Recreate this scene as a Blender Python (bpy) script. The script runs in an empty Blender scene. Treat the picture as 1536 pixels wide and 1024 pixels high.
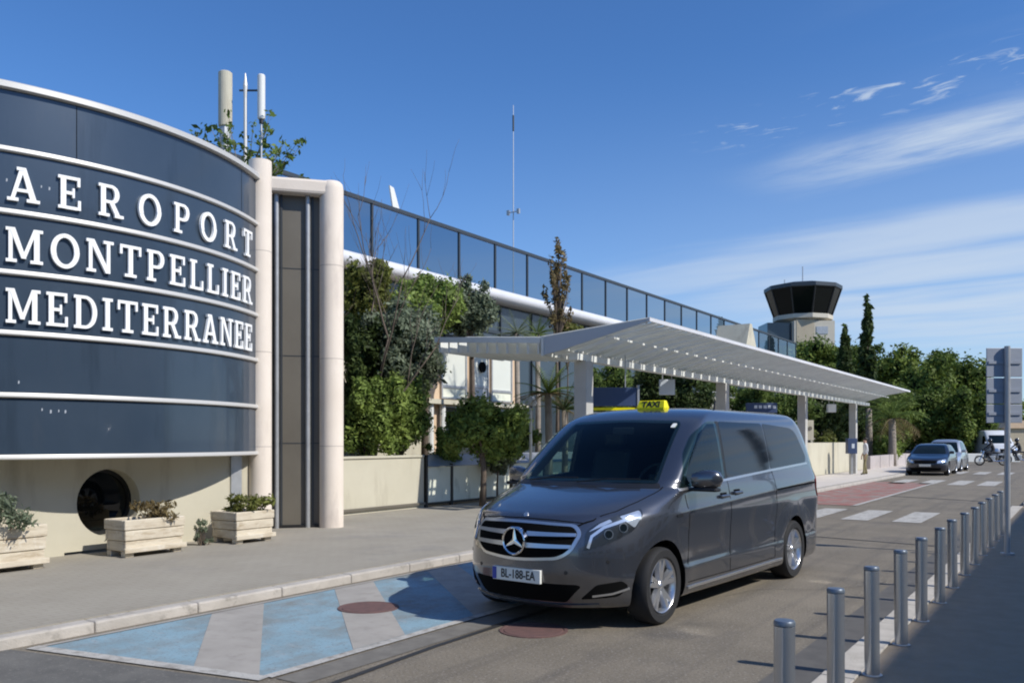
import bpy, bmesh, math, random
import numpy as np
from mathutils import Vector, Matrix
from mathutils.bvhtree import BVHTree
rad = math.radians
PI = math.pi
scene = bpy.context.scene
C = scene.collection
# ---------------------------------------------------------------- camera
CAM_H = 1.6
YAW = math.atan2(862, 1286)
SA, CA = math.sin(YAW), math.cos(YAW)
cd = bpy.data.cameras.new('camera')
cam = bpy.data.objects.new('camera', cd)
C.objects.link(cam)
cam.location = (0, 0, CAM_H)
cam.rotation_euler = (rad(90), 0, YAW)
cd.sensor_width = 36
cd.lens = 36 * 1286 / 1536
cd.shift_y = 148 / 1536
cd.clip_start = 0.05
cd.clip_end = 8000
scene.camera = cam

def ray(px):
    k = (px - 768) / 1286
    return (k * CA - SA, k * SA + CA)
def at(px, t):
    """world x, y of what stands in picture column px at a depth of t metres"""
    d = ray(px)
    return (d[0] * t, d[1] * t)
def zat(py, t):
    return CAM_H + (660 - py) / 1286 * t

# ---------------------------------------------------------------- materials
def mat(name, col, rough=0.7, metal=0.0, var=None, scale=4.0, bump=0.0, bscale=60.0, coat=0.0, spec=0.5,
        detail=5, stretch=None, trans=0.0, alpha=None, thin=0.0, world=False):
    m = bpy.data.materials.new(name)
    m.use_nodes = True
    nt = m.node_tree
    b = nt.nodes['Principled BSDF']
    b.inputs['Base Color'].default_value = (*col, 1)
    b.inputs['Roughness'].default_value = rough
    b.inputs['Metallic'].default_value = metal
    b.inputs['Specular IOR Level'].default_value = spec
    b.inputs['Coat Weight'].default_value = coat
    b.inputs['Coat Roughness'].default_value = 0.03
    b.inputs['Transmission Weight'].default_value = trans
    tc = nt.nodes.new('ShaderNodeTexCoord')
    src = tc.outputs['Object']
    if world:
        g = nt.nodes.new('ShaderNodeNewGeometry'); src = g.outputs['Position']
    if stretch:
        mp = nt.nodes.new('ShaderNodeMapping')
        mp.inputs['Scale'].default_value = stretch
        nt.links.new(src, mp.inputs['Vector'])
        src = mp.outputs['Vector']
    if var is not None:
        n = nt.nodes.new('ShaderNodeTexNoise')
        n.inputs['Scale'].default_value = scale
        n.inputs['Detail'].default_value = detail
        n.inputs['Roughness'].default_value = 0.6
        nt.links.new(src, n.inputs['Vector'])
        r = nt.nodes.new('ShaderNodeValToRGB')
        r.color_ramp.elements[0].position = 0.33
        r.color_ramp.elements[1].position = 0.67
        r.color_ramp.elements[0].color = (*col, 1)
        r.color_ramp.elements[1].color = (*var, 1)
        nt.links.new(n.outputs['Fac'], r.inputs['Fac'])
        nt.links.new(r.outputs['Color'], b.inputs['Base Color'])
    if bump:
        n2 = nt.nodes.new('ShaderNodeTexNoise')
        n2.inputs['Scale'].default_value = bscale
        n2.inputs['Detail'].default_value = 4
        nt.links.new(src, n2.inputs['Vector'])
        bp = nt.nodes.new('ShaderNodeBump')
        bp.inputs['Strength'].default_value = bump
        bp.inputs['Distance'].default_value = 0.02
        nt.links.new(n2.outputs['Fac'], bp.inputs['Height'])
        nt.links.new(bp.outputs['Normal'], b.inputs['Normal'])
    return m

def mixnoise(m, col, scale, lo, hi, stretch=None, detail=6):
    """lay a second, patchy colour (wear, stains) over a material's base colour"""
    nt = m.node_tree
    b = nt.nodes['Principled BSDF']
    g = nt.nodes.new('ShaderNodeNewGeometry'); src = g.outputs['Position']
    if stretch:
        mp = nt.nodes.new('ShaderNodeMapping'); mp.inputs['Scale'].default_value = stretch
        nt.links.new(src, mp.inputs['Vector']); src = mp.outputs['Vector']
    n = nt.nodes.new('ShaderNodeTexNoise')
    n.inputs['Scale'].default_value = scale; n.inputs['Detail'].default_value = detail
    n.inputs['Roughness'].default_value = 0.65
    nt.links.new(src, n.inputs['Vector'])
    mr = nt.nodes.new('ShaderNodeMapRange')
    mr.inputs['From Min'].default_value = lo; mr.inputs['From Max'].default_value = hi
    nt.links.new(n.outputs['Fac'], mr.inputs['Value'])
    mx = nt.nodes.new('ShaderNodeMix'); mx.data_type = 'RGBA'
    inp = b.inputs['Base Color']
    if inp.is_linked:
        nt.links.new(inp.links[0].from_socket, mx.inputs['A'])
    else:
        mx.inputs['A'].default_value = inp.default_value[:]
    mx.inputs['B'].default_value = (*col, 1)
    nt.links.new(mr.outputs['Result'], mx.inputs['Factor'])
    nt.links.new(mx.outputs['Result'], inp)
    return m

M = {}
M['paint'] = mat('dark_grey_metallic_paint', (0.135, 0.138, 0.152), 0.25, 0.84, coat=1.0)
M['glass_dark'] = mat('dark_window_glass', (0.003, 0.005, 0.006), 0.02, 0, spec=0.6)
M['glass_rear'] = mat('privacy_glass', (0.004, 0.006, 0.008), 0.07, 0, spec=0.5)
M['glass_tint'] = mat('tinted_windscreen', (0.002, 0.006, 0.006), 0.02, 0, spec=0.4)
def see_through(name, tint, glossy, add=.04):
    m = bpy.data.materials.new(name); m.use_nodes = True; g = m.node_tree; g.nodes.remove(g.nodes['Principled BSDF'])
    tr = g.nodes.new('ShaderNodeBsdfTransparent'); tr.inputs[0].default_value = (*tint, 1)
    gl = g.nodes.new('ShaderNodeBsdfGlossy'); gl.inputs['Roughness'].default_value = .02; gl.inputs[0].default_value = (*glossy, 1)
    lw = g.nodes.new('ShaderNodeLayerWeight'); fr = g.nodes.new('ShaderNodeMath'); fr.operation = 'POWER'; fr.inputs[1].default_value = 4.5; g.links.new(lw.outputs['Facing'], fr.inputs[0])
    ad = g.nodes.new('ShaderNodeMath'); ad.operation = 'ADD'; ad.inputs[1].default_value = add; ad.use_clamp = True
    ms = g.nodes.new('ShaderNodeMixShader')
    g.links.new(fr.outputs[0], ad.inputs[0]); g.links.new(ad.outputs[0], ms.inputs[0])
    g.links.new(tr.outputs[0], ms.inputs[1]); g.links.new(gl.outputs[0], ms.inputs[2]); g.links.new(ms.outputs[0], g.nodes['Material Output'].inputs[0])
    return m
M['screen'] = see_through('windscreen_glass', (.50, .62, .57), (.8, .9, .9), .02)
M['side_glass'] = see_through('green_tinted_side_glass', (.46, .60, .56), (.8, .9, .95), .03)
M['black_plastic'] = mat('black_plastic', (0.012, 0.012, 0.013), 0.45)
M['black'] = mat('matt_black', (0.004, 0.004, 0.004), 0.9, spec=0.1)
M['chrome'] = mat('chrome', (0.8, 0.8, 0.82), 0.12, 1.0)
M['silver'] = mat('satin_silver', (0.62, 0.63, 0.65), 0.28, 0.9)
M['rubber'] = mat('tyre_rubber', (0.014, 0.014, 0.015), 0.75, bump=0.2, bscale=200)
M['lens'] = mat('headlight_lens', (0.75, 0.78, 0.8), 0.08, 0.7, coat=1)
M['lens_dark'] = mat('headlight_housing', (0.05, 0.055, 0.06), 0.15, 0.6, coat=1)
M['plate'] = mat('number_plate_white', (0.75, 0.76, 0.72), 0.45)
M['plate_blue'] = mat('number_plate_blue', (0.02, 0.05, 0.35), 0.4)
M['ink'] = mat('black_lettering', (0.01, 0.01, 0.01), 0.5)
M['red_lens'] = mat('red_tail_lens', (0.5, 0.01, 0.015), 0.12, coat=1)
M['yellow'] = mat('yellow_sign_plastic', (0.85, 0.76, 0.0), 0.35)

# ---------------------------------------------------------------- mesh helpers
class MB:
    def __init__(s):
        s.v = []; s.f = []; s.mi = []; s.cur = 0
    def quadgrid(s, rows, close=False):
        b = len(s.v); n = len(rows[0])
        for r in rows: s.v += [tuple(p) for p in r]
        for i in range(len(rows) - 1):
            for j in range(n if close else n - 1):
                a = b + i * n + j; c = b + i * n + (j + 1) % n
                s.f.append((a, c, c + n, a + n)); s.mi.append(s.cur)
        return b
    def face(s, pts):
        b = len(s.v); s.v += [tuple(p) for p in pts]
        s.f.append(tuple(range(b, b + len(pts)))); s.mi.append(s.cur)
    def box(s, x0, x1, y0, y1, z0, z1, mtx=None):
        b = len(s.v)
        p = [(x0, y0, z0), (x1, y0, z0), (x1, y1, z0), (x0, y1, z0), (x0, y0, z1), (x1, y0, z1), (x1, y1, z1), (x0, y1, z1)]
        if mtx is not None: p = [tuple(mtx @ Vector(q)) for q in p]
        s.v += p
        for q in ((0, 3, 2, 1), (4, 5, 6, 7), (0, 1, 5, 4), (1, 2, 6, 5), (2, 3, 7, 6), (3, 0, 4, 7)):
            s.f.append(tuple(b + k for k in q)); s.mi.append(s.cur)
        return s
    def tube(s, pts, r, n=8, caps=True):
        """swept tube along pts; r scalar or list"""
        pts = [Vector(p) for p in pts]
        if not isinstance(r, (list, tuple)): r = [r] * len(pts)
        rows = []; up = None
        for i, p in enumerate(pts):
            d = (pts[min(i + 1, len(pts) - 1)] - pts[max(i - 1, 0)])
            if d.length < 1e-9: d = Vector((0, 0, 1))
            d.normalize()
            if up is None:
                up = d.cross(Vector((0, 0, 1)))
                if up.length < 1e-3: up = Vector((1, 0, 0))
                up.normalize()
            a = (up - d * up.dot(d))
            if a.length < 1e-4: a = d.orthogonal()
            a.normalize(); up = a
            c = d.cross(a)
            rows.append([p + (a * math.cos(2 * PI * k / n) + c * math.sin(2 * PI * k / n)) * r[i] for k in range(n)])
        b = s.quadgrid(rows, True)
        if caps:
            s.f.append(tuple(b + k for k in range(n))[::-1]); s.mi.append(s.cur)
            e = b + (len(rows) - 1) * n
            s.f.append(tuple(e + k for k in range(n))); s.mi.append(s.cur)
        return s
    def lathe(s, prof, axis='z', n=32, mtx=None, caps=False):
        rows = []
        for (r, h) in prof:
            row = []
            for k in range(n):
                t = 2 * PI * k / n
                p = Vector((r * math.cos(t), r * math.sin(t), h)) if axis == 'z' else Vector((r * math.cos(t), h, r * math.sin(t)))
                if mtx is not None: p = mtx @ p
                row.append(p)
            rows.append(row)
        b = s.quadgrid(rows, True)
        if caps:
            s.f.append(tuple(b + k for k in range(n))); s.mi.append(s.cur)
            e = b + (len(rows) - 1) * n
            s.f.append(tuple(e + k for k in range(n))[::-1]); s.mi.append(s.cur)
        return s
    def prism(s, poly, fn, d0, d1):
        """2D polygon extruded between depths d0 and d1; fn(u, v, d) gives the 3D point"""
        b = len(s.v); n = len(poly)
        s.v += [tuple(fn(u, v, d0)) for u, v in poly] + [tuple(fn(u, v, d1)) for u, v in poly]
        s.f.append(tuple(range(b, b + n))); s.mi.append(s.cur)
        s.f.append(tuple(range(b + n, b + 2 * n))[::-1]); s.mi.append(s.cur)
        for k in range(n):
            s.f.append((b + k, b + (k + 1) % n, b + n + (k + 1) % n, b + n + k)); s.mi.append(s.cur)
        return s
    def blob(s, c, rx, ry, rz, n=10, m=7):
        rows = []
        for i in range(m + 1):
            ph = PI * i / m
            rr = max(math.sin(ph), 0.02)
            rows.append([(c[0] + rx * rr * math.cos(2 * PI * k / n), c[1] + ry * rr * math.sin(2 * PI * k / n), c[2] + rz * math.cos(ph)) for k in range(n)])
        s.quadgrid(rows, True)
        return s
    def build(s, name, m, parent=None, smooth=False, bevel=0, loc=None, recalc=True, seg=2):
        me = bpy.data.meshes.new(name)
        me.from_pydata(s.v, [], s.f)
        if not isinstance(m, (list, tuple)): m = [m]
        for q in m: me.materials.append(q)
        if len(m) > 1: me.polygons.foreach_set('material_index', s.mi)
        if recalc or bevel:
            bm = bmesh.new(); bm.from_mesh(me)
            if recalc: bmesh.ops.recalc_face_normals(bm, faces=bm.faces[:])
            bm.to_mesh(me); bm.free()
        if smooth: me.shade_smooth()
        o = bpy.data.objects.new(name, me)
        C.objects.link(o)
        if parent is not None: o.parent = parent
        if loc is not None: o.location = loc
        if bevel:
            bv = o.modifiers.new('bevel', 'BEVEL'); bv.width = bevel; bv.segments = seg; bv.limit_method = 'ANGLE'
            bv.angle_limit = rad(40)
            bv.harden_normals = False
        return o

def tag(o, label=None, cat=None, group=None, kind=None):
    if label: o['label'] = label
    if cat: o['category'] = cat
    if group: o['group'] = group
    if kind: o['kind'] = kind
    return o
def thing(name, label, cat, loc=(0, 0, 0), rz=0, group=None, kind=None):
    o = bpy.data.objects.new(name, None); C.objects.link(o)
    o.location = loc; o.rotation_euler = (0, 0, rz); o.empty_display_size = 0.2
    return tag(o, label, cat, group, kind)
def copy_tree(o, parent=None):
    c = o.copy(); C.objects.link(c)
    if parent is not None: c.parent = parent
    for ch in list(o.children): copy_tree(ch, c)
    return c
def autosmooth(o, ang=35):
    me = o.data
    bm = bmesh.new(); bm.from_mesh(me)
    for f in bm.faces: f.smooth = True
    for e in bm.edges:
        e.smooth = not (len(e.link_faces) == 2 and e.calc_face_angle(0) > rad(ang))
    bm.to_mesh(me); bm.free()

# slab-serif capitals drawn as strokes, in a box 1 high; (polygons, width)
def glyph(ch):
    st = 0.15; sf = 0.092; P = []
    def R(x0, y0, x1, y1): P.append([(x0, y0), (x1, y0), (x1, y1), (x0, y1)])
    def ring(cx, cy, rx, ry, wx, wy, a0, a1, n=18):
        for k in range(n):
            a = rad(a0 + (a1 - a0) * k / n); b = rad(a0 + (a1 - a0) * (k + 1) / n)
            P.append([(cx + rx * math.cos(a), cy + ry * math.sin(a)), (cx + rx * math.cos(b), cy + ry * math.sin(b)),
                      (cx + (rx - wx) * math.cos(b), cy + (ry - wy) * math.sin(b)), (cx + (rx - wx) * math.cos(a), cy + (ry - wy) * math.sin(a))])
    if ch == 'I':
        R(.11, 0, .28, 1); R(0, 0, .39, sf); R(0, 1 - sf, .39, 1); w = .39
    elif ch == 'E':
        R(.08, 0, .25, 1); R(0, 0, .72, sf); R(0, 1 - sf, .70, 1); R(.1, .45, .52, .45 + sf)
        R(.63, 0, .72, .30); R(.61, .72, .70, 1); R(.45, .36, .52, .65); w = .74
    elif ch == 'L':
        R(.08, 0, .25, 1); R(0, 0, .70, sf); R(0, 1 - sf, .36, 1); R(.61, 0, .70, .33); w = .71
    elif ch == 'T':
        R(.32, 0, .49, 1); R(.18, 0, .63, sf); R(0, 1 - sf, .81, 1); R(0, .70, .09, 1); R(.72, .70, .81, 1); w = .81
    elif ch == 'P' or ch == 'R':
        R(.08, 0, .25, 1); R(0, 0, .38, sf); R(0, 1 - sf, .45, 1); R(.2, .42, .45, .42 + sf)
        ring(.45, .71, .28, .29, .17, sf, -90, 90)
        w = .75
        if ch == 'R':
            P.append([(.36, .46), (.53, .46), (.76, .06), (.58, .06)]); R(.56, 0, .88, sf); w = .88
    elif ch == 'O':
        ring(.46, .5, .46, .52, .17, .12, 0, 360, 32); w = .92
    elif ch == 'D':
        R(.08, 0, .25, 1); R(0, 0, .40, sf); R(0, 1 - sf, .40, 1)
        ring(.40, .5, .43, .5, .17, sf, -90, 90); w = .84
    elif ch == 'A':
        P.append([(.07, .05), (.19, .05), (.50, 1), (.36, 1)]); P.append([(.66, .05), (.85, .05), (.53, 1), (.38, 1)])
        R(.2, .28, .72, .28 + sf); R(-.02, 0, .31, sf); R(.55, 0, .94, sf); R(.26, 1 - sf, .5, 1); w = .92
    elif ch == 'M':
        R(.08, 0, .20, 1); R(.83, 0, 1.0, 1); R(0, 0, .32, sf); R(.72, 0, 1.10, sf)
        R(0, 1 - sf, .22, 1); R(.86, 1 - sf, 1.10, 1)
        P.append([(.10, 1), (.27, 1), (.60, .12), (.46, .12)]); P.append([(.46, .12), (.58, .12), (.93, 1), (.82, 1)]); w = 1.10
    elif ch == 'N':
        R(.08, 0, .20, 1); R(.70, 0, .82, 1); R(0, 0, .32, sf); R(0, 1 - sf, .2, 1); R(.58, 1 - sf, .94, 1)
        P.append([(.08, 1), (.26, 1), (.82, 0), (.66, 0)]); w = .94
    return P, w

def text_part(s, size, depth, mtx, m, parent, bold=0.0, name='lettering', width=1.0):
    cu = bpy.data.curves.new('txt', 'FONT'); cu.body = s; cu.size = size; cu.extrude = depth; cu.offset = bold; cu.align_x = 'CENTER'; cu.align_y = 'CENTER'; cu.resolution_u = 3
    t = bpy.data.objects.new('txt', cu); C.objects.link(t)
    me = bpy.data.meshes.new_from_object(t.evaluated_get(bpy.context.evaluated_depsgraph_get())); bpy.data.objects.remove(t)
    me.transform(mtx @ Matrix.Diagonal((width, 1, 1, 1))); me.materials.clear(); me.materials.append(m); me.name = name
    o = bpy.data.objects.new(name, me); C.objects.link(o); o.parent = parent
    return o
def block_text(s, mb, fn, h, d0, d1, gap=.18, ratio=0.62):
    """plain block letters/digits from 5x7 cells, merged along rows, for small signs and plates"""
    F57 = {'T': '11111 00100 00100 00100 00100 00100 00100', 'A': '01110 10001 10001 11111 10001 10001 10001',
           'X': '10001 01010 00100 00100 00100 01010 10001', 'I': '01110 00100 00100 00100 00100 00100 01110',
           'B': '11110 10001 10001 11110 10001 10001 11110', 'L': '10000 10000 10000 10000 10000 10000 11111',
           '1': '00100 01100 00100 00100 00100 00100 01110', '8': '01110 10001 10001 01110 10001 10001 01110',
           'F': '11111 10000 10000 11110 10000 10000 10000', 'E': '11111 10000 10000 11110 10000 10000 11111',
           '-': '00000 00000 00000 11111 00000 00000 00000', 'P': '11110 10001 10001 11110 10000 10000 10000', ' ': '0 0 0 0 0 0 0'}
    u = 0; cw = h * ratio / 5; chh = h / 7; k = 0
    for ch in s:
        rows = F57[ch].split()
        n = len(rows[0])
        for j, row in enumerate(rows):
            i = 0
            while i < n:
                if row[i] == '1':
                    e = i
                    while e < n and row[e] == '1': e += 1
                    y1 = h - j * chh
                    mb.prism([(u + i * cw, y1 - chh), (u + e * cw, y1 - chh), (u + e * cw, y1), (u + i * cw, y1)], fn, d0, d1)
                    i = e
                else: i += 1
        u += cw * n + gap * h if ch != ' ' else cw * 2
    return u

# ---------------------------------------------------------------- patches laid on curved bodies
def round_poly(poly, r, n=4):
    out = []; L = len(poly)
    for i in range(L):
        p0 = Vector(poly[i - 1]); p1 = Vector(poly[i]); p2 = Vector(poly[(i + 1) % L])
        rr = r[i] if isinstance(r, (list, tuple)) else r
        a = (p0 - p1); b = (p2 - p1)
        d = min(rr, a.length * .45, b.length * .45)
        if d < 1e-5: out.append(tuple(p1)); continue
        A = p1 + a.normalized() * d; B = p1 + b.normalized() * d
        for k in range(n + 1):
            t = k / n
            out.append(tuple((1 - t) ** 2 * A + 2 * t * (1 - t) * p1 + t * t * B))
    return out
def clip_cell(poly, x0, x1, y0, y1):
    def cl(P, ax, val, keep_less):
        out = []
        for i in range(len(P)):
            a = P[i - 1]; b = P[i]
            ia = (a[ax] <= val) if keep_less else (a[ax] >= val)
            ib = (b[ax] <= val) if keep_less else (b[ax] >= val)
            if ia != ib:
                t = (val - a[ax]) / (b[ax] - a[ax])
                q = [a[0] + t * (b[0] - a[0]), a[1] + t * (b[1] - a[1])]; q[ax] = val
                out.append(tuple(q))
            if ib: out.append(b)
        return out
    P = poly
    for ax, val, kl in ((0, x0, False), (0, x1, True), (1, y0, False), (1, y1, True)):
        P = cl(P, ax, val, kl)
        if len(P) < 3: return None
    return P
def patch(name, poly, frame, bvh, off, m, parent, res=0.06, mirror=False, thick=None, smooth=True):
    """a plate that follows the surface under it: polygon (2D) projected along frame=(origin,u,v,dir) onto bvh"""
    O, U, V, D = [Vector(q) for q in frame]
    D.normalize()
    xs = [p[0] for p in poly]; ys = [p[1] for p in poly]
    bm = bmesh.new()
    nx = max(1, math.ceil((max(xs) - min(xs)) / res)); ny = max(1, math.ceil((max(ys) - min(ys)) / res))
    ex = (max(xs) - min(xs)) / nx; ey = (max(ys) - min(ys)) / ny
    for i in range(nx):
        for j in range(ny):
            P = clip_cell(poly, min(xs) + i * ex, min(xs) + (i + 1) * ex, min(ys) + j * ey, min(ys) + (j + 1) * ey)
            if P:
                Q = []
                for q in P:
                    if not Q or (abs(q[0] - Q[-1][0]) + abs(q[1] - Q[-1][1])) > 1e-6: Q.append(q)
                if len(Q) > 2 and (abs(Q[0][0] - Q[-1][0]) + abs(Q[0][1] - Q[-1][1])) < 1e-6: Q.pop()
                if len(Q) >= 3:
                    try: bm.faces.new([bm.verts.new((q[0], q[1], 0)) for q in Q])
                    except ValueError: pass
    bmesh.ops.remove_doubles(bm, verts=bm.verts[:], dist=2e-5)
    th = off + 0.004 if thick is None else thick
    base = {}
    for v in bm.verts:
        o = O + U * v.co.x + V * v.co.y
        hit, nrm, _, _ = bvh.ray_cast(o, D, 20)
        if hit is None:
            hit, nrm, _, _ = bvh.find_nearest(o + D * 0.5)
        if nrm.dot(D) > 0: nrm = -nrm
        n2 = (nrm * 0.7 - D * 0.3).normalized()
        v.co = hit + n2 * off
        base[v] = hit + n2 * (off - th)
    # skirt
    be = [e for e in bm.edges if len(e.link_faces) == 1]
    low = {}
    for e in be:
        for v in e.verts:
            if v not in low: low[v] = bm.verts.new(base[v])
    for e in be:
        a, b = e.verts
        try: bm.faces.new((a, b, low[b], low[a]))
        except ValueError: pass
    if mirror:
        for v in bm.verts: v.co.y = -v.co.y
    bmesh.ops.recalc_face_normals(bm, faces=bm.faces[:])
    me = bpy.data.meshes.new(name)
    bm.to_mesh(me); bm.free()
    me.materials.append(m)
    o = bpy.data.objects.new(name, me); C.objects.link(o); o.parent = parent
    # outward orientation check
    if len(me.polygons):
        p = max(me.polygons, key=lambda q: q.area)
        dd = Vector((D.x, -D.y if mirror else D.y, D.z))
        if p.normal.dot(dd) > 0: me.flip_normals()
    autosmooth(o, 40)
    return o
def strip_poly(pts, w):
    """outline of a line of width w through 2D points"""
    P = [Vector(p) for p in pts]; L = []; R = []
    for i, p in enumerate(P):
        d = (P[min(i + 1, len(P) - 1)] - P[max(i - 1, 0)]).normalized()
        n = Vector((-d.y, d.x)) * w / 2
        L.append(tuple(p + n)); R.append(tuple(p - n))
    return L + R[::-1]

# ---------------------------------------------------------------- vehicles
def pchip(xs, ys, x):
    n = len(xs)
    h = [xs[i + 1] - xs[i] for i in range(n - 1)]
    d = [(ys[i + 1] - ys[i]) / h[i] for i in range(n - 1)]
    m = [0] * n
    m[0] = d[0]; m[-1] = d[-1]
    for i in range(1, n - 1):
        m[i] = 0 if d[i - 1] * d[i] <= 0 else 2 * d[i - 1] * d[i] / (d[i - 1] + d[i])
    i = max(0, min(n - 2, next((k for k in range(n - 1) if x <= xs[k + 1]), n - 2)))
    t = (x - xs[i]) / h[i]
    return ((2 * t ** 3 - 3 * t * t + 1) * ys[i] + (t ** 3 - 2 * t * t + t) * h[i] * m[i]
            + (-2 * t ** 3 + 3 * t * t) * ys[i + 1] + (t ** 3 - t * t) * h[i] * m[i + 1])

def body_mesh(rows, L, taper=(0.03, 0.03), sub=4, nf=16, ns=44, nr=10, arches=(), bulge=None):
    """rows: (z, xf, df, pf, xr, dr, w). closed shell; x from the front bumper rearwards, centred later"""
    n = len(rows); idx = list(range(n)); cols = list(zip(*rows))
    bm = bmesh.new(); rings = []
    for i in range((n - 1) * sub + 1):
        t = i / sub
        z, xf, df, pf, xr, dr, w = [pchip(idx, c, t) for c in cols]
        half = []
        for k in range(nf):
            th = (k / nf) * PI / 2
            s_, c_ = math.sin(th), math.cos(th)
            half.append((xf + df * (1 - max(c_, 0) ** (2 / pf)), w * s_ ** (2 / pf) if s_ > 0 else 0))
        for k in range(ns):
            half.append((xf + df + (xr - dr - xf - df) * k / (ns - 1), w))
        for k in range(nr - 1, -1, -1):
            th = (k / nr) * PI / 2
            s_, c_ = math.sin(th), math.cos(th)
            half.append((xr - dr * (1 - max(c_, 0) ** (2 / 3.2)), w * s_ ** (2 / 3.2) if s_ > 0 else 0))
        def wx(x, y):
            u = (x - L * .5) / (L * .5)
            k = 1 - (taper[0] if u < 0 else taper[1]) * abs(u) ** 2.2
            yy = y * k
            if bulge: yy = bulge(x, yy, z)
            return yy
        ring = [(x, wx(x, y), z) for x, y in half] + [(x, -wx(x, y), z) for x, y in half[-2:0:-1]]
        rings.append([bm.verts.new((x - L / 2, y, zz)) for x, y, zz in ring])
    m = len(rings[0])
    for a, b in zip(rings[:-1], rings[1:]):
        for j in range(m):
            bm.faces.new((a[j], a[(j + 1) % m], b[(j + 1) % m], b[j]))
    bm.faces.new(rings[0]); bm.faces.new(rings[-1])
    bmesh.ops.recalc_face_normals(bm, faces=bm.faces[:])
    me = bpy.data.meshes.new('body'); bm.to_mesh(me)
    bvh = BVHTree.FromBMesh(bm)
    bm.free()
    return me, bvh

def cut_arches(me, arches, wh, mats, depth=0.34, extra=()):
    """cut round wheel wells; arches = [(x, z, r)] in centred coordinates"""
    o = bpy.data.objects.new('tmp', me); C.objects.link(o)
    cut = []
    for (x, z, r) in arches:
        for s in (-1, 1):
            mb = MB()
            y0, y1 = sorted((s * (wh - depth), s * (wh + 0.3)))
            mtx = Matrix.Translation((x, 0, z))
            mb.lathe([(r, y0), (r, y1)], 'y', 40, mtx, caps=True)
            c = mb.build('cut', M['black']); cut.append(c)
            b = o.modifiers.new('b', 'BOOLEAN'); b.operation = 'DIFFERENCE'; b.object = c; b.solver = 'EXACT'
    for c in extra:
        cut.append(c); b = o.modifiers.new('b', 'BOOLEAN'); b.operation = 'DIFFERENCE'; b.object = c; b.solver = 'EXACT'
    dg = bpy.context.evaluated_depsgraph_get()
    me2 = bpy.data.meshes.new_from_object(o.evaluated_get(dg))
    for c in cut: bpy.data.objects.remove(c)
    bpy.data.objects.remove(o)
    me2.materials.clear()
    for m in mats: me2.materials.append(m)
    for p in me2.polygons:
        c = p.center; p.material_index = 0
        for (x, z, r) in arches:
            dd = math.hypot(c.x - x, c.z - z)
            if dd < r + 0.006 and abs(c.y) < wh + .1:
                nn = Vector((c.x - x, 0, c.z - z)).normalized()
                inner = abs(abs(c.y) - (wh - depth)) < 0.004
                if inner or abs(p.normal.dot(nn)) > 0.75 and dd > r - 0.03: p.material_index = 1
        if p.normal.z < -0.9 and c.z < 0.4: p.material_index = 1
    return me2

def wheel(parent, x, y, z, R, wd, side, spokes=5, rim_r=None, lod=2, yaw=0):
    """tyre + alloy rim. side: -1/1 = which way the outside faces (local y)"""
    rr = rim_r or R * .66
    w = thing_part('wheel', parent, (x, y, z)); w.rotation_euler = (0, 0, yaw)
    N = 48 if lod > 1 else 20
    mb = MB(); h = wd / 2
    prof = [(rr, -h * .8), (rr * 1.06, -h * .98), (R * .93, -h), (R * .985, -h * .8), (R, -h * .5), (R, h * .5), (R * .985, h * .8), (R * .93, h), (rr * 1.06, h * .98), (rr, h * .8), (rr, -h * .8)]
    t = mb.lathe(prof, 'y', N).build('tyre', M['rubber'], w); autosmooth(t, 45)
    mb = MB(); s = side
    # barrel + lip
    mb.lathe([(rr, s * h * .82), (rr * .975, s * h * .93), (rr * .94, s * h * .86), (rr * .90, s * h * .3), (rr * .88, -s * h * .7)], 'y', N)
    # spokes
    if lod > 1:
        for k in range(spokes):
            for da in (-.17, .17):
                a = 2 * PI * k / spokes + da + PI / 2
                a0 = 2 * PI * k / spokes + da * .35 + PI / 2
                c0 = Vector((math.cos(a0), 0, math.sin(a0))); c1 = Vector((math.cos(a), 0, math.sin(a)))
                p0 = c0 * rr * .12; p1 = c1 * rr * .95
                tdir = Vector((-math.sin(a), 0, math.cos(a)))
                w0, w1 = rr * .12, rr * .105
                yo0, yo1 = s * h * .70, s * h * .84; yb0, yb1 = s * h * .35, s * h * .4
                vs = []
                for (p, ww, yo, yb) in ((p0, w0, yo0, yb0), (p1, w1, yo1, yb1)):
                    for (e, yy) in ((-1, yb), (1, yb), (.7, yo), (-.7, yo)):
                        q = p + tdir * ww * e; vs.append((q.x, yy, q.z))
                b = len(mb.v); mb.v += vs
                for q in ((0, 1, 2, 3), (7, 6, 5, 4), (0, 4, 5, 1), (1, 5, 6, 2), (2, 6, 7, 3), (3, 7, 4, 0)):
                    mb.f.append(tuple(b + i for i in q)); mb.mi.append(0)
        mb.lathe([(rr * .22, s * h * .3), (rr * .22, s * h * .66), (rr * .17, s * h * .76), (rr * .10, s * h * .74), (rr * .085, s * h * .80), (0.002, s * h * .82)], 'y', 24)
    else:
        for k in range(5):
            a = 2 * PI * k / 5 + PI / 2
            mtx = Matrix.Rotation(-a, 4, 'Y')
            mb.box(rr * .05, rr * .95, min(s * h * .4, s * h * .8), max(s * h * .4, s * h * .8), -rr * .13, rr * .13, mtx)
    r_ = mb.build('rim', M['silver'], w); autosmooth(r_, 40)
    mb = MB()
    mb.lathe([(0.002, s * h * .22), (rr * .62, s * h * .22), (rr * .62, s * h * .12), (rr * .9, s * h * .02), (0.002, -s * h * .3)], 'y', N)
    mb.build('brake_disc', M['black_plastic'], w)
    return w
def thing_part(name, parent, loc=(0, 0, 0)):
    o = bpy.data.objects.new(name, None); C.objects.link(o); o.parent = parent; o.location = loc; o.empty_display_size = .1
    return o

VAN_F = (990, 935); VAN_R = (1186, 866)
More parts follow.
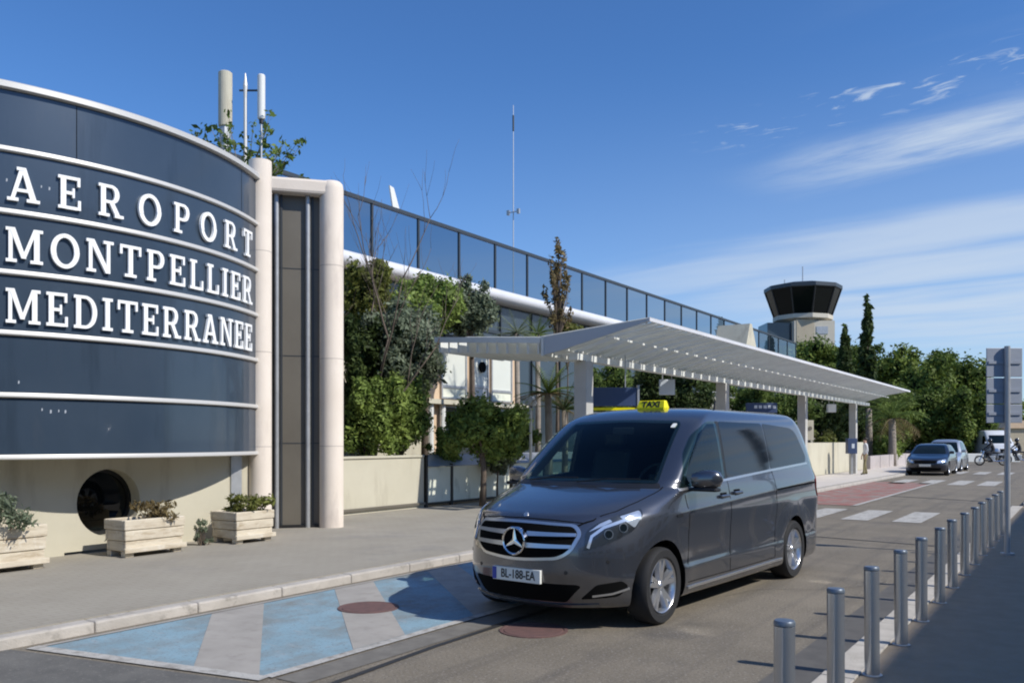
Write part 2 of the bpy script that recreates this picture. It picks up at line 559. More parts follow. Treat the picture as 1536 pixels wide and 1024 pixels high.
# ================================================================ the taxi van
VL = 5.14
VAN_ROWS = [
    # z, xf, df, pf, xr, dr, w
    (0.17, 0.24, 0.80, 2.3, 5.00, 0.30, 0.86),
    (0.20, 0.13, 0.80, 2.3, 5.07, 0.30, 0.925),
    (0.30, 0.06, 0.82, 2.3, 5.12, 0.30, 0.950),
    (0.44, 0.03, 0.84, 2.35, 5.13, 0.28, 0.952),
    (0.50, 0.02, 0.84, 2.35, 5.14, 0.28, 0.944),
    (0.66, 0.02, 0.86, 2.3, 5.13, 0.28, 0.952),
    (0.82, 0.06, 0.90, 2.25, 5.12, 0.27, 0.963),
    (0.90, 0.10, 0.92, 2.25, 5.11, 0.26, 0.966),
    (0.955, 0.16, 0.90, 2.3, 5.10, 0.26, 0.960),
    (1.00, 0.28, 0.84, 2.35, 5.10, 0.26, 0.954),
    (1.055, 0.46, 0.74, 2.4, 5.09, 0.25, 0.950),
    (1.11, 0.68, 0.60, 2.4, 5.08, 0.25, 0.947),
    (1.165, 0.92, 0.44, 2.4, 5.07, 0.25, 0.940),
    (1.20, 1.02, 0.32, 2.5, 5.06, 0.25, 0.930),
    (1.25, 1.10, 0.23, 2.5, 5.05, 0.25, 0.915),
    (1.42, 1.32, 0.19, 2.5, 5.00, 0.26, 0.884),
    (1.62, 1.58, 0.18, 2.5, 4.93, 0.28, 0.842),
    (1.77, 1.80, 0.18, 2.5, 4.88, 0.32, 0.800),
    (1.84, 1.93, 0.21, 2.5, 4.84, 0.34, 0.765),
    (1.895, 2.08, 0.30, 2.4, 4.78, 0.38, 0.705),
    (1.925, 2.24, 0.36, 2.4, 4.65, 0.42, 0.58),
    (1.945, 2.50, 0.40, 2.3, 4.60, 0.40, 0.36),
    (1.950, 2.9, 0.4, 2.2, 4.2, 0.4, 0.04),
]
AX_F, AX_R, AX_Z = 0.895 - VL / 2, 4.095 - VL / 2, 0.335
def van_bulge(x, y, z):
    # flared wheel arches
    k = 0
    for ax in (0.895, 4.095):
        d = math.hypot(x - ax, z - AX_Z)
        if d < .60: k = max(k, math.cos(min(1, abs(d - .42) / .18) * PI / 2))
    y += 0.012 * k if y > .7 else 0
    if y > .6 and .7 < x < 5.0:
        e = min(1, (x - .7) / .5) * min(1, (5.0 - x) / .3)
        zc = .955 + .045 * (x - 1.2)
        y += e * .016 * math.exp(-abs(z - zc) / .07)
        zl = .43 + .045 * (x - 1.2)
        y += e * .007 * math.exp(-abs(z - zl) / .035) * (1 if .4 < x - .895 < 2.8 else 0)
    return y
VFW = Vector((CA * 0, 0, 0))
def gpt(px, py):
    t = CAM_H * 1286 / (py - 660); d = ray(px); return Vector((d[0] * t, d[1] * t, 0))
vf, vr = gpt(*VAN_F), gpt(*VAN_R)
vd = (vr - vf).normalized()
VAN_RZ = math.atan2(vd.y, vd.x)
left = Vector((vd.y, -vd.x, 0))                      # towards the visible side
vmid = (vf + vr) / 2 - left * 0.90 + vd * ((VL / 2) - (0.895 + 4.095) / 2)
print('VAN wheelbase', (vr - vf).length, 'rz', math.degrees(VAN_RZ), vmid)
van = thing('taxi_van', 'dark grey metallic minivan taxi with a yellow roof sign, parked across the blue bay', 'taxi van', (vmid.x, vmid.y, 0), VAN_RZ)
me, VB = body_mesh(VAN_ROWS, VL, (0.062, 0.035), sub=4, bulge=van_bulge)
# hollow cabin with openings for the windscreen and the front side windows
inner = [(z - .045 if z > 1.0 else z, xf + .09, df, pf, xr - .09, dr, w - .05) for (z, xf, df, pf, xr, dr, w) in VAN_ROWS if .6 < z < 1.93]
ime, _ = body_mesh(inner, VL, (0.062, 0.035), sub=2, nf=10, ns=24, nr=6, bulge=None)
cab = bpy.data.objects.new('cut', ime); C.objects.link(cab)
mb = MB(); mb.prism([(-.72, 1.235), (.72, 1.235), (.60, 1.765), (0, 1.785), (-.60, 1.765)], lambda u, v, d: (d, u, v), -3.5, -.45)
c1 = mb.build('cut', M['black'])
mb = MB(); mb.prism([(x - VL / 2, z) for x, z in [(1.34, 1.195), (2.17, 1.25), (2.20, 1.765), (2.05, 1.76), (1.80, 1.66), (1.52, 1.42)]], lambda u, v, d: (u, d, v), -1.5, 1.5)
c2 = mb.build('cut', M['black'])
me = cut_arches(me, [(AX_F, AX_Z, .40), (AX_R, AX_Z, .395)], 0.95, [M['paint'], M['black'], M['black_plastic']], extra=(cab, c1, c2))
_dirs = [Vector(v) for v in ((1, 0, 0), (-1, 0, 0), (0, 1, 0), (0, -1, 0), (0, 0, 1))]
for p in me.polygons:
    if p.material_index == 0 and VB.find_nearest(p.center)[3] > .012: p.material_index = 2
vb = bpy.data.objects.new('body', me); C.objects.link(vb); vb.parent = van
autosmooth(vb, 38)
VINV = (Matrix.Translation((vmid.x, vmid.y, 0)) @ Matrix.Rotation(VAN_RZ, 4, 'Z')).inverted()
def pix2van(px, py):
    k = (px - 768) / 1286
    d = Vector((k * CA - SA, k * SA + CA, (660 - py) / 1286))
    o = VINV @ Vector((0, 0, CAM_H)); dd = (VINV.to_3x3() @ d).normalized()
    h = VB.ray_cast(o, dd, 100)[0]
    return h
for sx in (AX_F, AX_R):
    for s in (-1, 1):
        wheel(van, sx, s * 0.835, AX_Z, 0.335, 0.225, s, 5, 0.238, 2)

HL = VL / 2
def xs(P): return [(x - HL, z) for x, z in P]
SIDE = ((0, -3, 0), (1, 0, 0), (0, 0, 1), (0, 1, 0))
FRONT = ((-6, 0, 0), (0, 1, 0), (0, 0, 1), (1, 0, 0))
REAR = ((6, 0, 0), (0, 1, 0), (0, 0, 1), (-1, 0, 0))
DG = ((-3.7, -3.35, 0), (.67, -.74, 0), (0, 0, 1), (.74, .67, 0))
def dg(P): return [((x - HL + 3.7) * .67 + (y + 3.35) * -.74, z) for x, y, z in P]
def both(name, poly, frame, off, m, parent, **k):
    return [patch(name, poly, frame, VB, off, m, parent, mirror=mm, **k) for mm in (False, True)]
# glass
ws = patch('windscreen', round_poly([(-.76, 1.205), (.76, 1.205), (.63, 1.79), (0, 1.812), (-.63, 1.79)], [.04, .04, .07, .3, .07]), FRONT, VB, .004, M['screen'], van, .07, thick=.001)
patch('cowl', round_poly([(-.80, 1.168), (.80, 1.168), (.765, 1.212), (-.765, 1.212)], .01), FRONT, VB, .002, M['black_plastic'], van, .06)
fw = round_poly(xs([(1.24, 1.165), (2.20, 1.225), (2.24, 1.79), (2.02, 1.785), (1.74, 1.67), (1.46, 1.45)]), [.02, .03, .05, .12, .2, .1])
both('side_window', fw, SIDE, .009, M['side_glass'], van, res=.025, thick=.001)
sw = round_poly(xs([(2.26, 1.228), (3.42, 1.285), (3.44, 1.785), (2.31, 1.79)]), .05)
both('side_window', sw, SIDE, .003, M['glass_rear'], van)
rw = round_poly(xs([(3.45, 1.287), (4.62, 1.335), (4.66, 1.40), (4.46, 1.70), (4.32, 1.745), (3.47, 1.785)]), [.04, .06, .05, .1, .1, .04])
both('side_window', rw, SIDE, .003, M['glass_rear'], van)
both('pillar_trim', round_poly(xs([(2.195, 1.222), (2.265, 1.225), (2.315, 1.79), (2.235, 1.79)]), .005), SIDE, .0022, M['black_plastic'], van)
both('belt_moulding', strip_poly(xs([(1.22, 1.15), (1.6, 1.178), (2.2, 1.208), (3.4, 1.268), (4.3, 1.308), (4.66, 1.322)]), .022), SIDE, .010, M['silver'], van)
both('sill_moulding', strip_poly(xs([(1.34, .262), (2.4, .268), (3.66, .275)]), .022), SIDE, .012, M['silver'], van)
patch('rear_window', round_poly([(-.70, 1.30), (.70, 1.30), (.62, 1.72), (-.62, 1.72)], .08), REAR, VB, .004, M['glass_dark'], van)
patch('number_plate_recess', round_poly([(-.33, .78), (.33, .78), (.33, .96), (-.33, .96)], .02), REAR, VB, .003, M['black_plastic'], van)
# shut lines
both('door_gap', strip_poly(xs([(1.30, 1.15), (1.36, .9), (1.37, .6), (1.345, .42)]), .009), SIDE, .0012, M['black'], van)
both('door_gap', strip_poly(xs([(2.235, 1.22), (2.26, .9), (2.27, .6), (2.27, .30)]), .009), SIDE, .0012, M['black'], van)
both('door_gap', strip_poly(xs([(3.46, 1.28), (3.50, .9), (3.47, .6), (3.47, .31)]), .009), SIDE, .0012, M['black'], van)
both('door_gap', strip_poly(xs([(1.35, .31), (2.27, .31), (3.47, .31)]), .007), SIDE, .0012, M['black'], van)
both('sliding_rail', strip_poly(xs([(3.50, 1.055), (4.2, 1.075), (4.86, 1.085)]), .020), SIDE, .0016, M['black'], van)
both('fender_badge', round_poly(xs([(1.12, .915), (1.22, .92), (1.22, .945), (1.12, .94)]), .008), SIDE, .006, M['black_plastic'], van)
# bonnet gap
BON = ((0, 0, 4), (1, 0, 0), (0, 1, 0), (0, 0, -1))
for s in (-1, 1):
    patch('bonnet_gap', strip_poly([(x - HL, s * y) for x, y in [(.20, .50), (.30, .60), (.50, .70), (.75, .765), (.98, .80), (1.13, .81)]], .008), BON, VB, .0014, M['black'], van)
patch('bonnet_gap', strip_poly([(-.56, .905), (-.3, .925), (0, .932), (.3, .925), (.56, .905)], .008), FRONT, VB, .0014, M['black'], van)
# grille
gp = round_poly([(-.50, .895), (-.555, .82), (-.50, .67), (-.40, .605), (0, .572), (.40, .605), (.50, .67), (.555, .82), (.50, .895), (0, .915)], [.05, .05, .06, .08, .3, .08, .06, .05, .05, .3])
gr = patch('grille', gp, FRONT, VB, .010, M['silver'], van, .05)
gi = round_poly([(-.478, .875), (-.525, .82), (-.475, .683), (-.385, .628), (0, .597), (.385, .628), (.475, .683), (.525, .82), (.478, .875), (0, .893)], [.04, .05, .06, .08, .3, .08, .06, .05, .04, .3])
patch('grille_mesh', gi, FRONT, VB, .013, M['black'], gr, .05)
for z0, w_ in ((.805, .515), (.712, .49)):
    for s in (-1, 1):
        patch('grille_bar', round_poly([(s * .10, z0 - .019), (s * w_, z0 - .014 + .004), (s * w_, z0 + .016), (s * .10, z0 + .019)], .004), FRONT, VB, .030, M['silver'], gr, .05, thick=.018)
# star emblem
fx = VB.ray_cast(Vector((-6, 0, .735)), Vector((1, 0, 0)), 20)[0].x
em = MB(); cz = .745; ex = fx - .040
for (R0, R1, d0, d1) in ((.122, .104, .030, 0),):
    n = 48
    prof = [(R1, .0), (R1, -.014), ((R0 + R1) / 2, -.02), (R0, -.014), (R0, 0), (R0, .030), (R1, .030), (R1, 0)]
    rows = []
    for r, h in prof:
        rows.append([(ex + h, r * math.cos(2 * PI * k / n), cz + r * math.sin(2 * PI * k / n)) for k in range(n)])
    em.quadgrid(rows, True)
for k in range(3):
    a = PI / 2 + k * 2 * PI / 3
    d = Vector((0, math.cos(a), math.sin(a))); p = Vector((0, -math.sin(a), math.cos(a)))
    c = Vector((ex, 0, cz))
    b = len(em.v)
    tip = c + d * .108; em.v += [tuple(c + Vector((-.016, 0, 0))), tuple(c + p * .022 + d * .012), tuple(tip + p * .002 + Vector((-.004, 0, 0))), tuple(tip - p * .002 + Vector((-.004, 0, 0))), tuple(c - p * .022 + d * .012)]
    em.f += [(b, b + 1, b + 2), (b, b + 2, b + 3), (b, b + 3, b + 4), (b + 1, b + 4, b + 3, b + 2)]; em.mi += [0] * 4
e_ = em.build('star_emblem', M['chrome'], gr); autosmooth(e_, 50)
db = MB(); db.lathe([(.002, 0), (.104, 0), (.104, .022), (.002, .022)], 'z', 32, Matrix.Translation((ex + .008, 0, cz)) @ Matrix.Rotation(rad(90), 4, 'Y'))
db.build('emblem_backing', M['black'], gr)
hb = MB(); hh = VB.ray_cast(Vector((-6, 0, .955)), Vector((1, 0, 0)), 20)[0]
hb.lathe([(.002, .006), (.022, .004), (.024, 0), (.024, -.01)], 'z', 20, Matrix.Translation(hh + Vector((-.002, 0, .004))) @ Matrix.Rotation(rad(-60), 4, 'Y')); hb.build('bonnet_badge', M['silver'], van)
# bumper
patch('lower_intake', round_poly([(-.56, .385), (-.53, .40), (.53, .40), (.56, .385), (.43, .245), (-.43, .245)], .03), FRONT, VB, .003, M['black'], van, .06)
patch('lower_lip', strip_poly([(-.66, .225), (-.4, .213), (0, .208), (.4, .213), (.66, .225)], .022), FRONT, VB, .014, M['paint'], van, .06)
fog = round_poly(dg([(.16, -.56, .275), (.24, -.66, .40), (.40, -.82, .43), (.46, -.85, .38), (.38, -.80, .30)]), .03)
both('fog_recess', fog, DG, .003, M['black'], van, res=.05)
both('fog_trim', strip_poly(dg([(.22, -.64, .305), (.34, -.76, .325), (.46, -.85, .365)]), .016), DG, .011, M['silver'], van, res=.05)
M['galv_lamp'] = mat('lamp_reflector', (.30, .32, .34), .15, .8, coat=1)
# headlights
hl = round_poly(dg([(.17, -.585, .685), (.21, -.58, .845), (.30, -.66, .915), (.40, -.73, .955), (.66, -.86, 1.015), (.66, -.87, .955), (.56, -.84, .84), (.36, -.75, .755), (.25, -.67, .715)]), [.02, .05, .08, .1, .02, .06, .1, .1, .05])
for h_ in both('headlight', hl, DG, .004, M['lens_dark'], van, res=.05):
    mm = h_.data.vertices[0].co.y > 0
    def sub(name, poly, off, m_): return patch(name, poly, DG, VB, off, m_, h_, res=.04, mirror=mm)
    sub('daytime_light', strip_poly(dg([(.205, -.60, .705), (.235, -.62, .80), (.33, -.68, .872), (.46, -.76, .915), (.62, -.84, .965)]), .024), .009, M['lens'])
    sub('reflector', round_poly(dg([(.45, -.76, .955), (.64, -.85, 1.0), (.65, -.86, .955), (.57, -.83, .86), (.52, -.80, .90)]), .02), .007, M['lens'])
    sub('reflector', round_poly(dg([(.22, -.60, .835), (.30, -.66, .90), (.38, -.71, .935), (.40, -.72, .915), (.30, -.65, .87)]), .01), .007, M['lens'])
    for (x, y, z, r) in ((.34, -.72, .815, .040), (.46, -.79, .865, .040)):
        c2 = dg([(x, y, z)])[0]
        sub('projector', [(c2[0] + r * math.cos(2 * PI * k / 16), c2[1] + r * math.sin(2 * PI * k / 16)) for k in range(16)], .010, M['galv_lamp'])
        sub('projector', [(c2[0] + r * .8 * math.cos(2 * PI * k / 12), c2[1] + r * .8 * math.sin(2 * PI * k / 12)) for k in range(12)], .014, M['glass_dark'])
for (x, y, z) in ((.30, -.74, .59), (.10, -.45, .50)):
    c2 = dg([(x, y, z)])[0]
    both('parking_sensor', [(c2[0] + .016 * math.cos(2 * PI * k / 12), c2[1] + .016 * math.sin(2 * PI * k / 12)) for k in range(12)], DG, .003, M['black_plastic'], van)
# plates
def plate(xp, s, z):
    pb = MB().box(xp - .008, xp + .02, -.255, .255, z, z + .115).build('number_plate', M['plate'], van, bevel=.004)
    xo = xp - s * .0105
    text_part('BL-188-EA', .105, .0012, Matrix.Translation((xo, -.02 * s, z + .058)) @ Matrix.Rotation(rad(-90 * s), 4, 'Z') @ Matrix.Rotation(rad(90), 4, 'X'), M['ink'], pb, .0012, width=.80)
    MB().box(xo, xo + s * .002, s * .212, s * .255, z + .006, z + .109).build('country_band', M['plate_blue'], pb)
plate(fx - .012, 1, .395)
# mirrors
for s in (-1, 1):
    mh = MB(); n = 16; rows = []
    for i in range(9):
        t = i / 8; yy = -.96 - .26 * t
        sc = (1 - (2 * max(t - .55, 0) / .95) ** 2.2) ** .5 * (0.72 + .28 * min(1, t * 3))
        if i == 8: sc *= .55
        rows.append([(1.44 - HL + .05 * t + .075 * sc * math.copysign(abs(math.cos(2 * PI * k / n)) ** .7, math.cos(2 * PI * k / n)), s * -yy,
                      1.235 + .012 * t + .088 * sc * math.copysign(abs(math.sin(2 * PI * k / n)) ** .7, math.sin(2 * PI * k / n))) for k in range(n)])
    b = mh.quadgrid(rows, True); mh.f += [tuple(b + k for k in range(n)), tuple(b + 8 * n + k for k in range(n))]; mh.mi += [0, 0]
    mm = mh.build('mirror', M['paint'], van); autosmooth(mm, 60)
    MB().box(1.530 - HL, 1.546 - HL, *sorted((s * .99, s * 1.18)), 1.175, 1.305).build('mirror_glass', M['chrome'], mm, bevel=.005)
    MB().box(1.39 - HL, 1.51 - HL, *sorted((s * .88, s * 1.20)), 1.135, 1.168).build('mirror_base', M['black_plastic'], mm, bevel=.014)
    for hx, hz in ((2.10, 1.055), (2.42, 1.075)):
        yb = abs(VB.ray_cast(Vector((hx - HL, -3, hz)), Vector((0, 1, 0)), 20)[0].y)
        hd = MB().box(hx - .10 - HL, hx + .10 - HL, *sorted((s * (yb - .01), s * (yb + .032))), hz - .016, hz + .016).build('door_handle', M['paint'], van, bevel=.012)
        MB().box(hx - .06 - HL, hx + .07 - HL, *sorted((s * (yb - .006), s * (yb + .004))), hz - .042, hz + .034).build('handle_shade', M['black'], hd, bevel=.003)  # flat black plate painting the shadow around the handle
# lights, wipers, roof pieces
both('tail_light', round_poly(xs([(4.90, .95), (5.10, .93), (5.10, 1.32), (4.97, 1.36), (4.92, 1.30)]), .03), SIDE, .006, M['red_lens'], van, res=.04)
for y0, y1 in ((.02, -.60), (.62, .05)):
    p0 = VB.ray_cast(Vector((-6, y0, 1.19)), Vector((1, 0, 0)), 20)[0]; p1 = VB.ray_cast(Vector((-6, y1, 1.225)), Vector((1, 0, 0)), 20)[0]
    MB().tube([p0 + Vector((-.01, 0, .02)), (p0 + p1) / 2 + Vector((-.04, 0, .035)), p1 + Vector((-.02, 0, .02))], .008, 6).build('wiper', M['black_plastic'], van)
rz_ = lambda x, y: VB.ray_cast(Vector((x - HL, y, 4)), Vector((0, 0, -1)), 20)[0].z
MB().tube([(3.05 - HL, -.42, rz_(3.05, -.42) - .01), (3.08 - HL, -.42, rz_(3.05, -.42) + .10)], [.018, .008], 8).build('aerial', M['black_plastic'], van)
z0 = rz_(2.28, -.10)
sg = MB(); yc = -.08
rows = []
for (h, hw, hd) in ((0, .155, .055), (.02, .16, .058), (.088, .148, .030), (.095, .14, .022)):
    rows.append([(2.28 - HL - hd, yc - hw, z0 + h - .006), (2.28 - HL + hd, yc - hw, z0 + h - .006), (2.28 - HL + hd, yc + hw, z0 + h - .006), (2.28 - HL - hd, yc + hw, z0 + h - .006)])
b = sg.quadgrid(rows, True); sg.f.append((b + 12, b + 13, b + 14, b + 15)); sg.mi.append(0)
ts = sg.build('roof_sign', M['yellow'], van)
text_part('TAXI', .092, .0015, Matrix.Translation((2.28 - HL - .0455, yc, z0 + .046)) @ Matrix.Rotation(rad(20), 4, 'Y') @ Matrix.Rotation(rad(-90), 4, 'Z') @ Matrix.Rotation(rad(90), 4, 'X'), M['ink'], ts, .0035, width=1.05)
patch('windscreen_sticker', round_poly([(-.60, 1.72), (-.56, 1.72), (-.56, 1.76), (-.60, 1.76)], .01), FRONT, VB, .010, M['plate'], ws, .05)

# cabin
M['trim_dark'] = mat('dark_grey_cabin_trim', (.035, .035, .037), .7); M['seat'] = mat('black_seat_leather', (.02, .02, .022), .5)
MB().box(1.15 - HL, 4.9 - HL, -.82, .82, .62, .66).build('cabin_floor', M['trim_dark'], van)
MB().prism([(1.16 - HL, .9), (1.60 - HL, .9), (1.66 - HL, 1.12), (1.52 - HL, 1.20), (1.17 - HL, 1.19)], lambda u, v, d: (u, d, v), -.80, .80).build('dashboard', M['trim_dark'], van, bevel=.03)
def car_seat(x, y):
    sb_ = MB().box(x - HL - .26, x - HL + .26, y - .25, y + .25, .82, .98).build('seat', M['seat'], van, bevel=.05)
    q = MB(); q.prism([(x - HL + .20, .95), (x - HL + .34, .95), (x - HL + .50, 1.50), (x - HL + .38, 1.52)], lambda u, v, d: (u, d, v), y - .24, y + .24); q.build('backrest', M['seat'], sb_, bevel=.05)
    MB().box(x - HL + .40, x - HL + .50, y - .13, y + .13, 1.54, 1.70).build('headrest', M['seat'], sb_, bevel=.04)
for y_ in (-.45, .45): car_seat(1.95, y_)
for y_ in (-.5, 0, .5): car_seat(3.1, y_)
mb = MB(); rows = []
for k in range(9):
    a = 2 * PI * (k % 8) / 8; rows.append([((.185 + .014 * math.cos(a)) * math.cos(2 * PI * j / 24), (.185 + .014 * math.cos(a)) * math.sin(2 * PI * j / 24), .014 * math.sin(a)) for j in range(24)])
TMs = Matrix.Translation((1.66 - HL, -.45, 1.20)) @ Matrix.Rotation(rad(-62), 4, 'Y')
mb.quadgrid([[TMs @ Vector(p) for p in r] for r in rows], True)
mb.box(-.17, .17, -.02, .02, -.01, .01, TMs); mb.box(-.06, .06, -.07, .07, -.015, .03, TMs)
mb.build('steering_wheel', M['trim_dark'], van, smooth=True)
MB().box(1.80 - HL, 1.83 - HL, -.12, .12, 1.66, 1.73).build('inner_mirror', M['trim_dark'], van, bevel=.01)
# ================================================================ light and sky
SUN_AZ = Vector((0.992, 0.099, 0)).normalized()
SUN_EL = rad(41)
sdir = Vector((SUN_AZ.x * math.cos(SUN_EL), SUN_AZ.y * math.cos(SUN_EL), math.sin(SUN_EL)))
sl = bpy.data.lights.new('sun', 'SUN'); sl.energy = 4.6; sl.angle = rad(0.53); sl.color = (1, .955, .88)
so = bpy.data.objects.new('sun', sl); C.objects.link(so)
so.rotation_euler = sdir.to_track_quat('Z', 'Y').to_euler(); so.location = (20, 0, 40)
w = bpy.data.worlds.new('World'); scene.world = w; w.use_nodes = True
nt = w.node_tree; N = nt.nodes; LK = nt.links
bg = N['Background']
sky = N.new('ShaderNodeTexSky'); sky.sky_type = 'NISHITA'; sky.sun_disc = False
sky.sun_elevation = SUN_EL
sky.sun_rotation = math.atan2(sdir.x, sdir.y)
sky.air_density = 1.0; sky.dust_density = 0.25; sky.ozone_density = 3.5; sky.altitude = 200
bg.inputs['Strength'].default_value = 0.120
def mth(op, a, b=None, clamp=False):
    n = N.new('ShaderNodeMath'); n.operation = op; n.use_clamp = clamp
    for i, v in enumerate((a, b)):
        if v is None: continue
        if isinstance(v, (int, float)): n.inputs[i].default_value = v
        else: LK.new(v, n.inputs[i])
    return n.outputs[0]
def sstep(v, a, b):
    n = N.new('ShaderNodeMapRange'); n.interpolation_type = 'SMOOTHSTEP'
    LK.new(v, n.inputs['Value']); n.inputs['From Min'].default_value = a; n.inputs['From Max'].default_value = b
    return n.outputs['Result']
tc = N.new('ShaderNodeTexCoord')
def dotv(vec):
    n = N.new('ShaderNodeVectorMath'); n.operation = 'DOT_PRODUCT'
    LK.new(tc.outputs['Generated'], n.inputs[0]); n.inputs[1].default_value = vec
    return n.outputs['Value']
# a flat cloud layer: direction over its rise, along and across the streaks of the cirrus
vx, vy, vz = dotv((CA, SA, 0)), dotv((-SA, CA, 0)), dotv((0, 0, 1))
vzc = mth('MAXIMUM', vz, 0.015)
px_, py_ = mth('DIVIDE', vx, vzc), mth('DIVIDE', vy, vzc)
q_ = mth('ADD', mth('MULTIPLY', px_, .68), mth('MULTIPLY', py_, .733))
p_ = mth('SUBTRACT', mth('MULTIPLY', px_, .733), mth('MULTIPLY', py_, .68))
def cnoise(sp, sq, detail=6, w_=0.0, rough=.6, dist=.3):
    c = N.new('ShaderNodeCombineXYZ')
    LK.new(mth('MULTIPLY', p_, sp), c.inputs[0]); LK.new(mth('MULTIPLY', q_, sq), c.inputs[1]); c.inputs[2].default_value = w_
    n = N.new('ShaderNodeTexNoise'); n.inputs['Scale'].default_value = 1; n.inputs['Detail'].default_value = detail
    n.inputs['Roughness'].default_value = rough; n.inputs['Distortion'].default_value = dist
    LK.new(c.outputs[0], n.inputs['Vector'])
    return n.outputs['Fac']
n1 = cnoise(1.6, 5.0, 7, w_=3.1, rough=.62); n2 = cnoise(.6, 1.6, 6, 9.2, rough=.52); n3 = cnoise(8, 15, 5, 1.7, dist=.6)
qd = mth('ADD', q_, mth('MULTIPLY', mth('SUBTRACT', n2, .5), .6))
# wide low sheet
A = mth('MULTIPLY', mth('MULTIPLY', sstep(qd, 3.75, 4.3), sstep(qd, 14, 6)), sstep(n2, .20, .66))
A = mth('MULTIPLY', mth('MULTIPLY', A, sstep(p_, -4.6, -2.0)), .50)
# bright streak
B = mth('MULTIPLY', mth('MULTIPLY', sstep(qd, 2.72, 2.98), sstep(qd, 3.42, 3.15)), sstep(n1, .22, .70))
B = mth('MULTIPLY', mth('MULTIPLY', B, sstep(p_, -1.75, -0.9)), .75)
# small puffs
D = mth('MULTIPLY', mth('MULTIPLY', sstep(q_, 2.35, 2.5), sstep(q_, 2.78, 2.62)), sstep(n3, .55, .74))
D = mth('MULTIPLY', mth('MULTIPLY', D, sstep(p_, -1.6, -1.2)), .65)
# faint veil top right
E_ = mth('MULTIPLY', mth('MULTIPLY', sstep(p_, -1.1, -.3), sstep(n2, .45, .75)), .16)
# thin haze low down, thicker to the right of the road
az = mth('DIVIDE', vx, mth('MAXIMUM', vy, .05))
hz = mth('MULTIPLY', sstep(vz, .42, .02), mth('ADD', mth('MULTIPLY', sstep(az, -.35, .55), .34), .06))
cl = mth('ADD', mth('ADD', A, B), mth('ADD', mth('ADD', D, E_), hz), True)
hs = N.new('ShaderNodeHueSaturation'); hs.inputs['Saturation'].default_value = 1.08; hs.inputs['Value'].default_value = 1.0
LK.new(sky.outputs[0], hs.inputs['Color'])
mx = N.new('ShaderNodeMix'); mx.data_type = 'RGBA'
LK.new(cl, mx.inputs['Factor']); tn = N.new('ShaderNodeMix'); tn.data_type = 'RGBA'; tn.blend_type = 'MULTIPLY'; tn.inputs['Factor'].default_value = 1
LK.new(hs.outputs[0], tn.inputs['A']); tn.inputs['B'].default_value = (.70, .97, 1.27, 1)
LK.new(tn.outputs['Result'], mx.inputs['A'])
mx.inputs['B'].default_value = (5.2, 6.0, 7.0, 1)
LK.new(mx.outputs['Result'], bg.inputs['Color'])
scene.view_settings.view_transform = 'Standard'; scene.view_settings.look = 'None'
scene.view_settings.exposure = 0; scene.view_settings.gamma = 1
scene.cycles.use_denoising = True
scene.cycles.sample_clamp_indirect = 6
scene.cycles.max_bounces = 8
scene.cycles.blur_glossy = 0.15
scene.cycles.pixel_filter_type = 'BLACKMAN_HARRIS'; scene.cycles.filter_width = 2.0
scene.cycles.transparent_max_bounces = 12

# ================================================================ ground and roads
def at_X(px, X, py=None):
    d = ray(px); t = X / d[0]
    return (X, d[1] * t) if py is None else (X, d[1] * t, zat(py, t))
M['ground'] = mat('dry_ground', (.16, .14, .10), .95, var=(.24, .21, .15), scale=.08, world=True)
M['asphalt'] = mat('worn_asphalt', (.162, .138, .102), .88, var=(.214, .183, .137), scale=1.3, bump=.25, bscale=140, world=True)
mixnoise(M['asphalt'], (.10, .09, .078), .55, .56, .72)
mixnoise(M['asphalt'], (.105, .092, .075), 1.6, .50, .78, stretch=(2.2, .10, 1))
mixnoise(M['asphalt'], (.06, .055, .05), 1.1, .70, .78, detail=8)
mixnoise(M['asphalt'], (.30, .27, .235), 42, .56, .68, detail=3)
mixnoise(M['asphalt'], (.075, .07, .06), 55, .56, .68, detail=2)
M['asphalt_old'] = mat('patched_asphalt', (.10, .098, .092), .9, var=(.15, .145, .133), scale=3, bump=.3, bscale=120, world=True)
mixnoise(M['asphalt_old'], (.22, .21, .19), 30, .58, .72, detail=3)
M['asphalt_dark'] = mat('dark_pavement_asphalt', (.26, .205, .14), .9, var=(.30, .24, .17), scale=5, bump=.25, bscale=150, world=True)
mixnoise(M['asphalt_dark'], (.26, .25, .24), 50, .60, .74, detail=2)
M['tar'] = mat('tar_seam', (.03, .03, .03), .6)
M['pave'] = mat('pavement', (.295, .268, .220), .9, var=(.340, .312, .260), scale=1.1, bump=.15, bscale=120, world=True)
mixnoise(M['pave'], (.24, .225, .205), .7, .56, .75)
mixnoise(M['pave'], (.20, .19, .175), 40, .62, .74, detail=3)
pv = M['pave'].node_tree; pb_ = pv.nodes['Principled BSDF']; g_ = pv.nodes.new('ShaderNodeNewGeometry')
bk = pv.nodes.new('ShaderNodeTexBrick'); bk.inputs['Scale'].default_value = 1.0; bk.inputs['Brick Width'].default_value = .20; bk.inputs['Row Height'].default_value = .10
bk.inputs['Mortar Size'].default_value = .006; bk.inputs['Mortar Smooth'].default_value = .3; bk.inputs['Color1'].default_value = (1, 1, 1, 1); bk.inputs['Color2'].default_value = (.965, .965, .96, 1); bk.inputs['Mortar'].default_value = (.82, .81, .80, 1)
mp_ = pv.nodes.new('ShaderNodeMapping'); mp_.inputs['Rotation'].default_value = (0, 0, rad(90)); pv.links.new(g_.outputs['Position'], mp_.inputs['Vector']); pv.links.new(mp_.outputs['Vector'], bk.inputs['Vector'])
mm_ = pv.nodes.new('ShaderNodeMix'); mm_.data_type = 'RGBA'; mm_.blend_type = 'MULTIPLY'; mm_.inputs['Factor'].default_value = 1
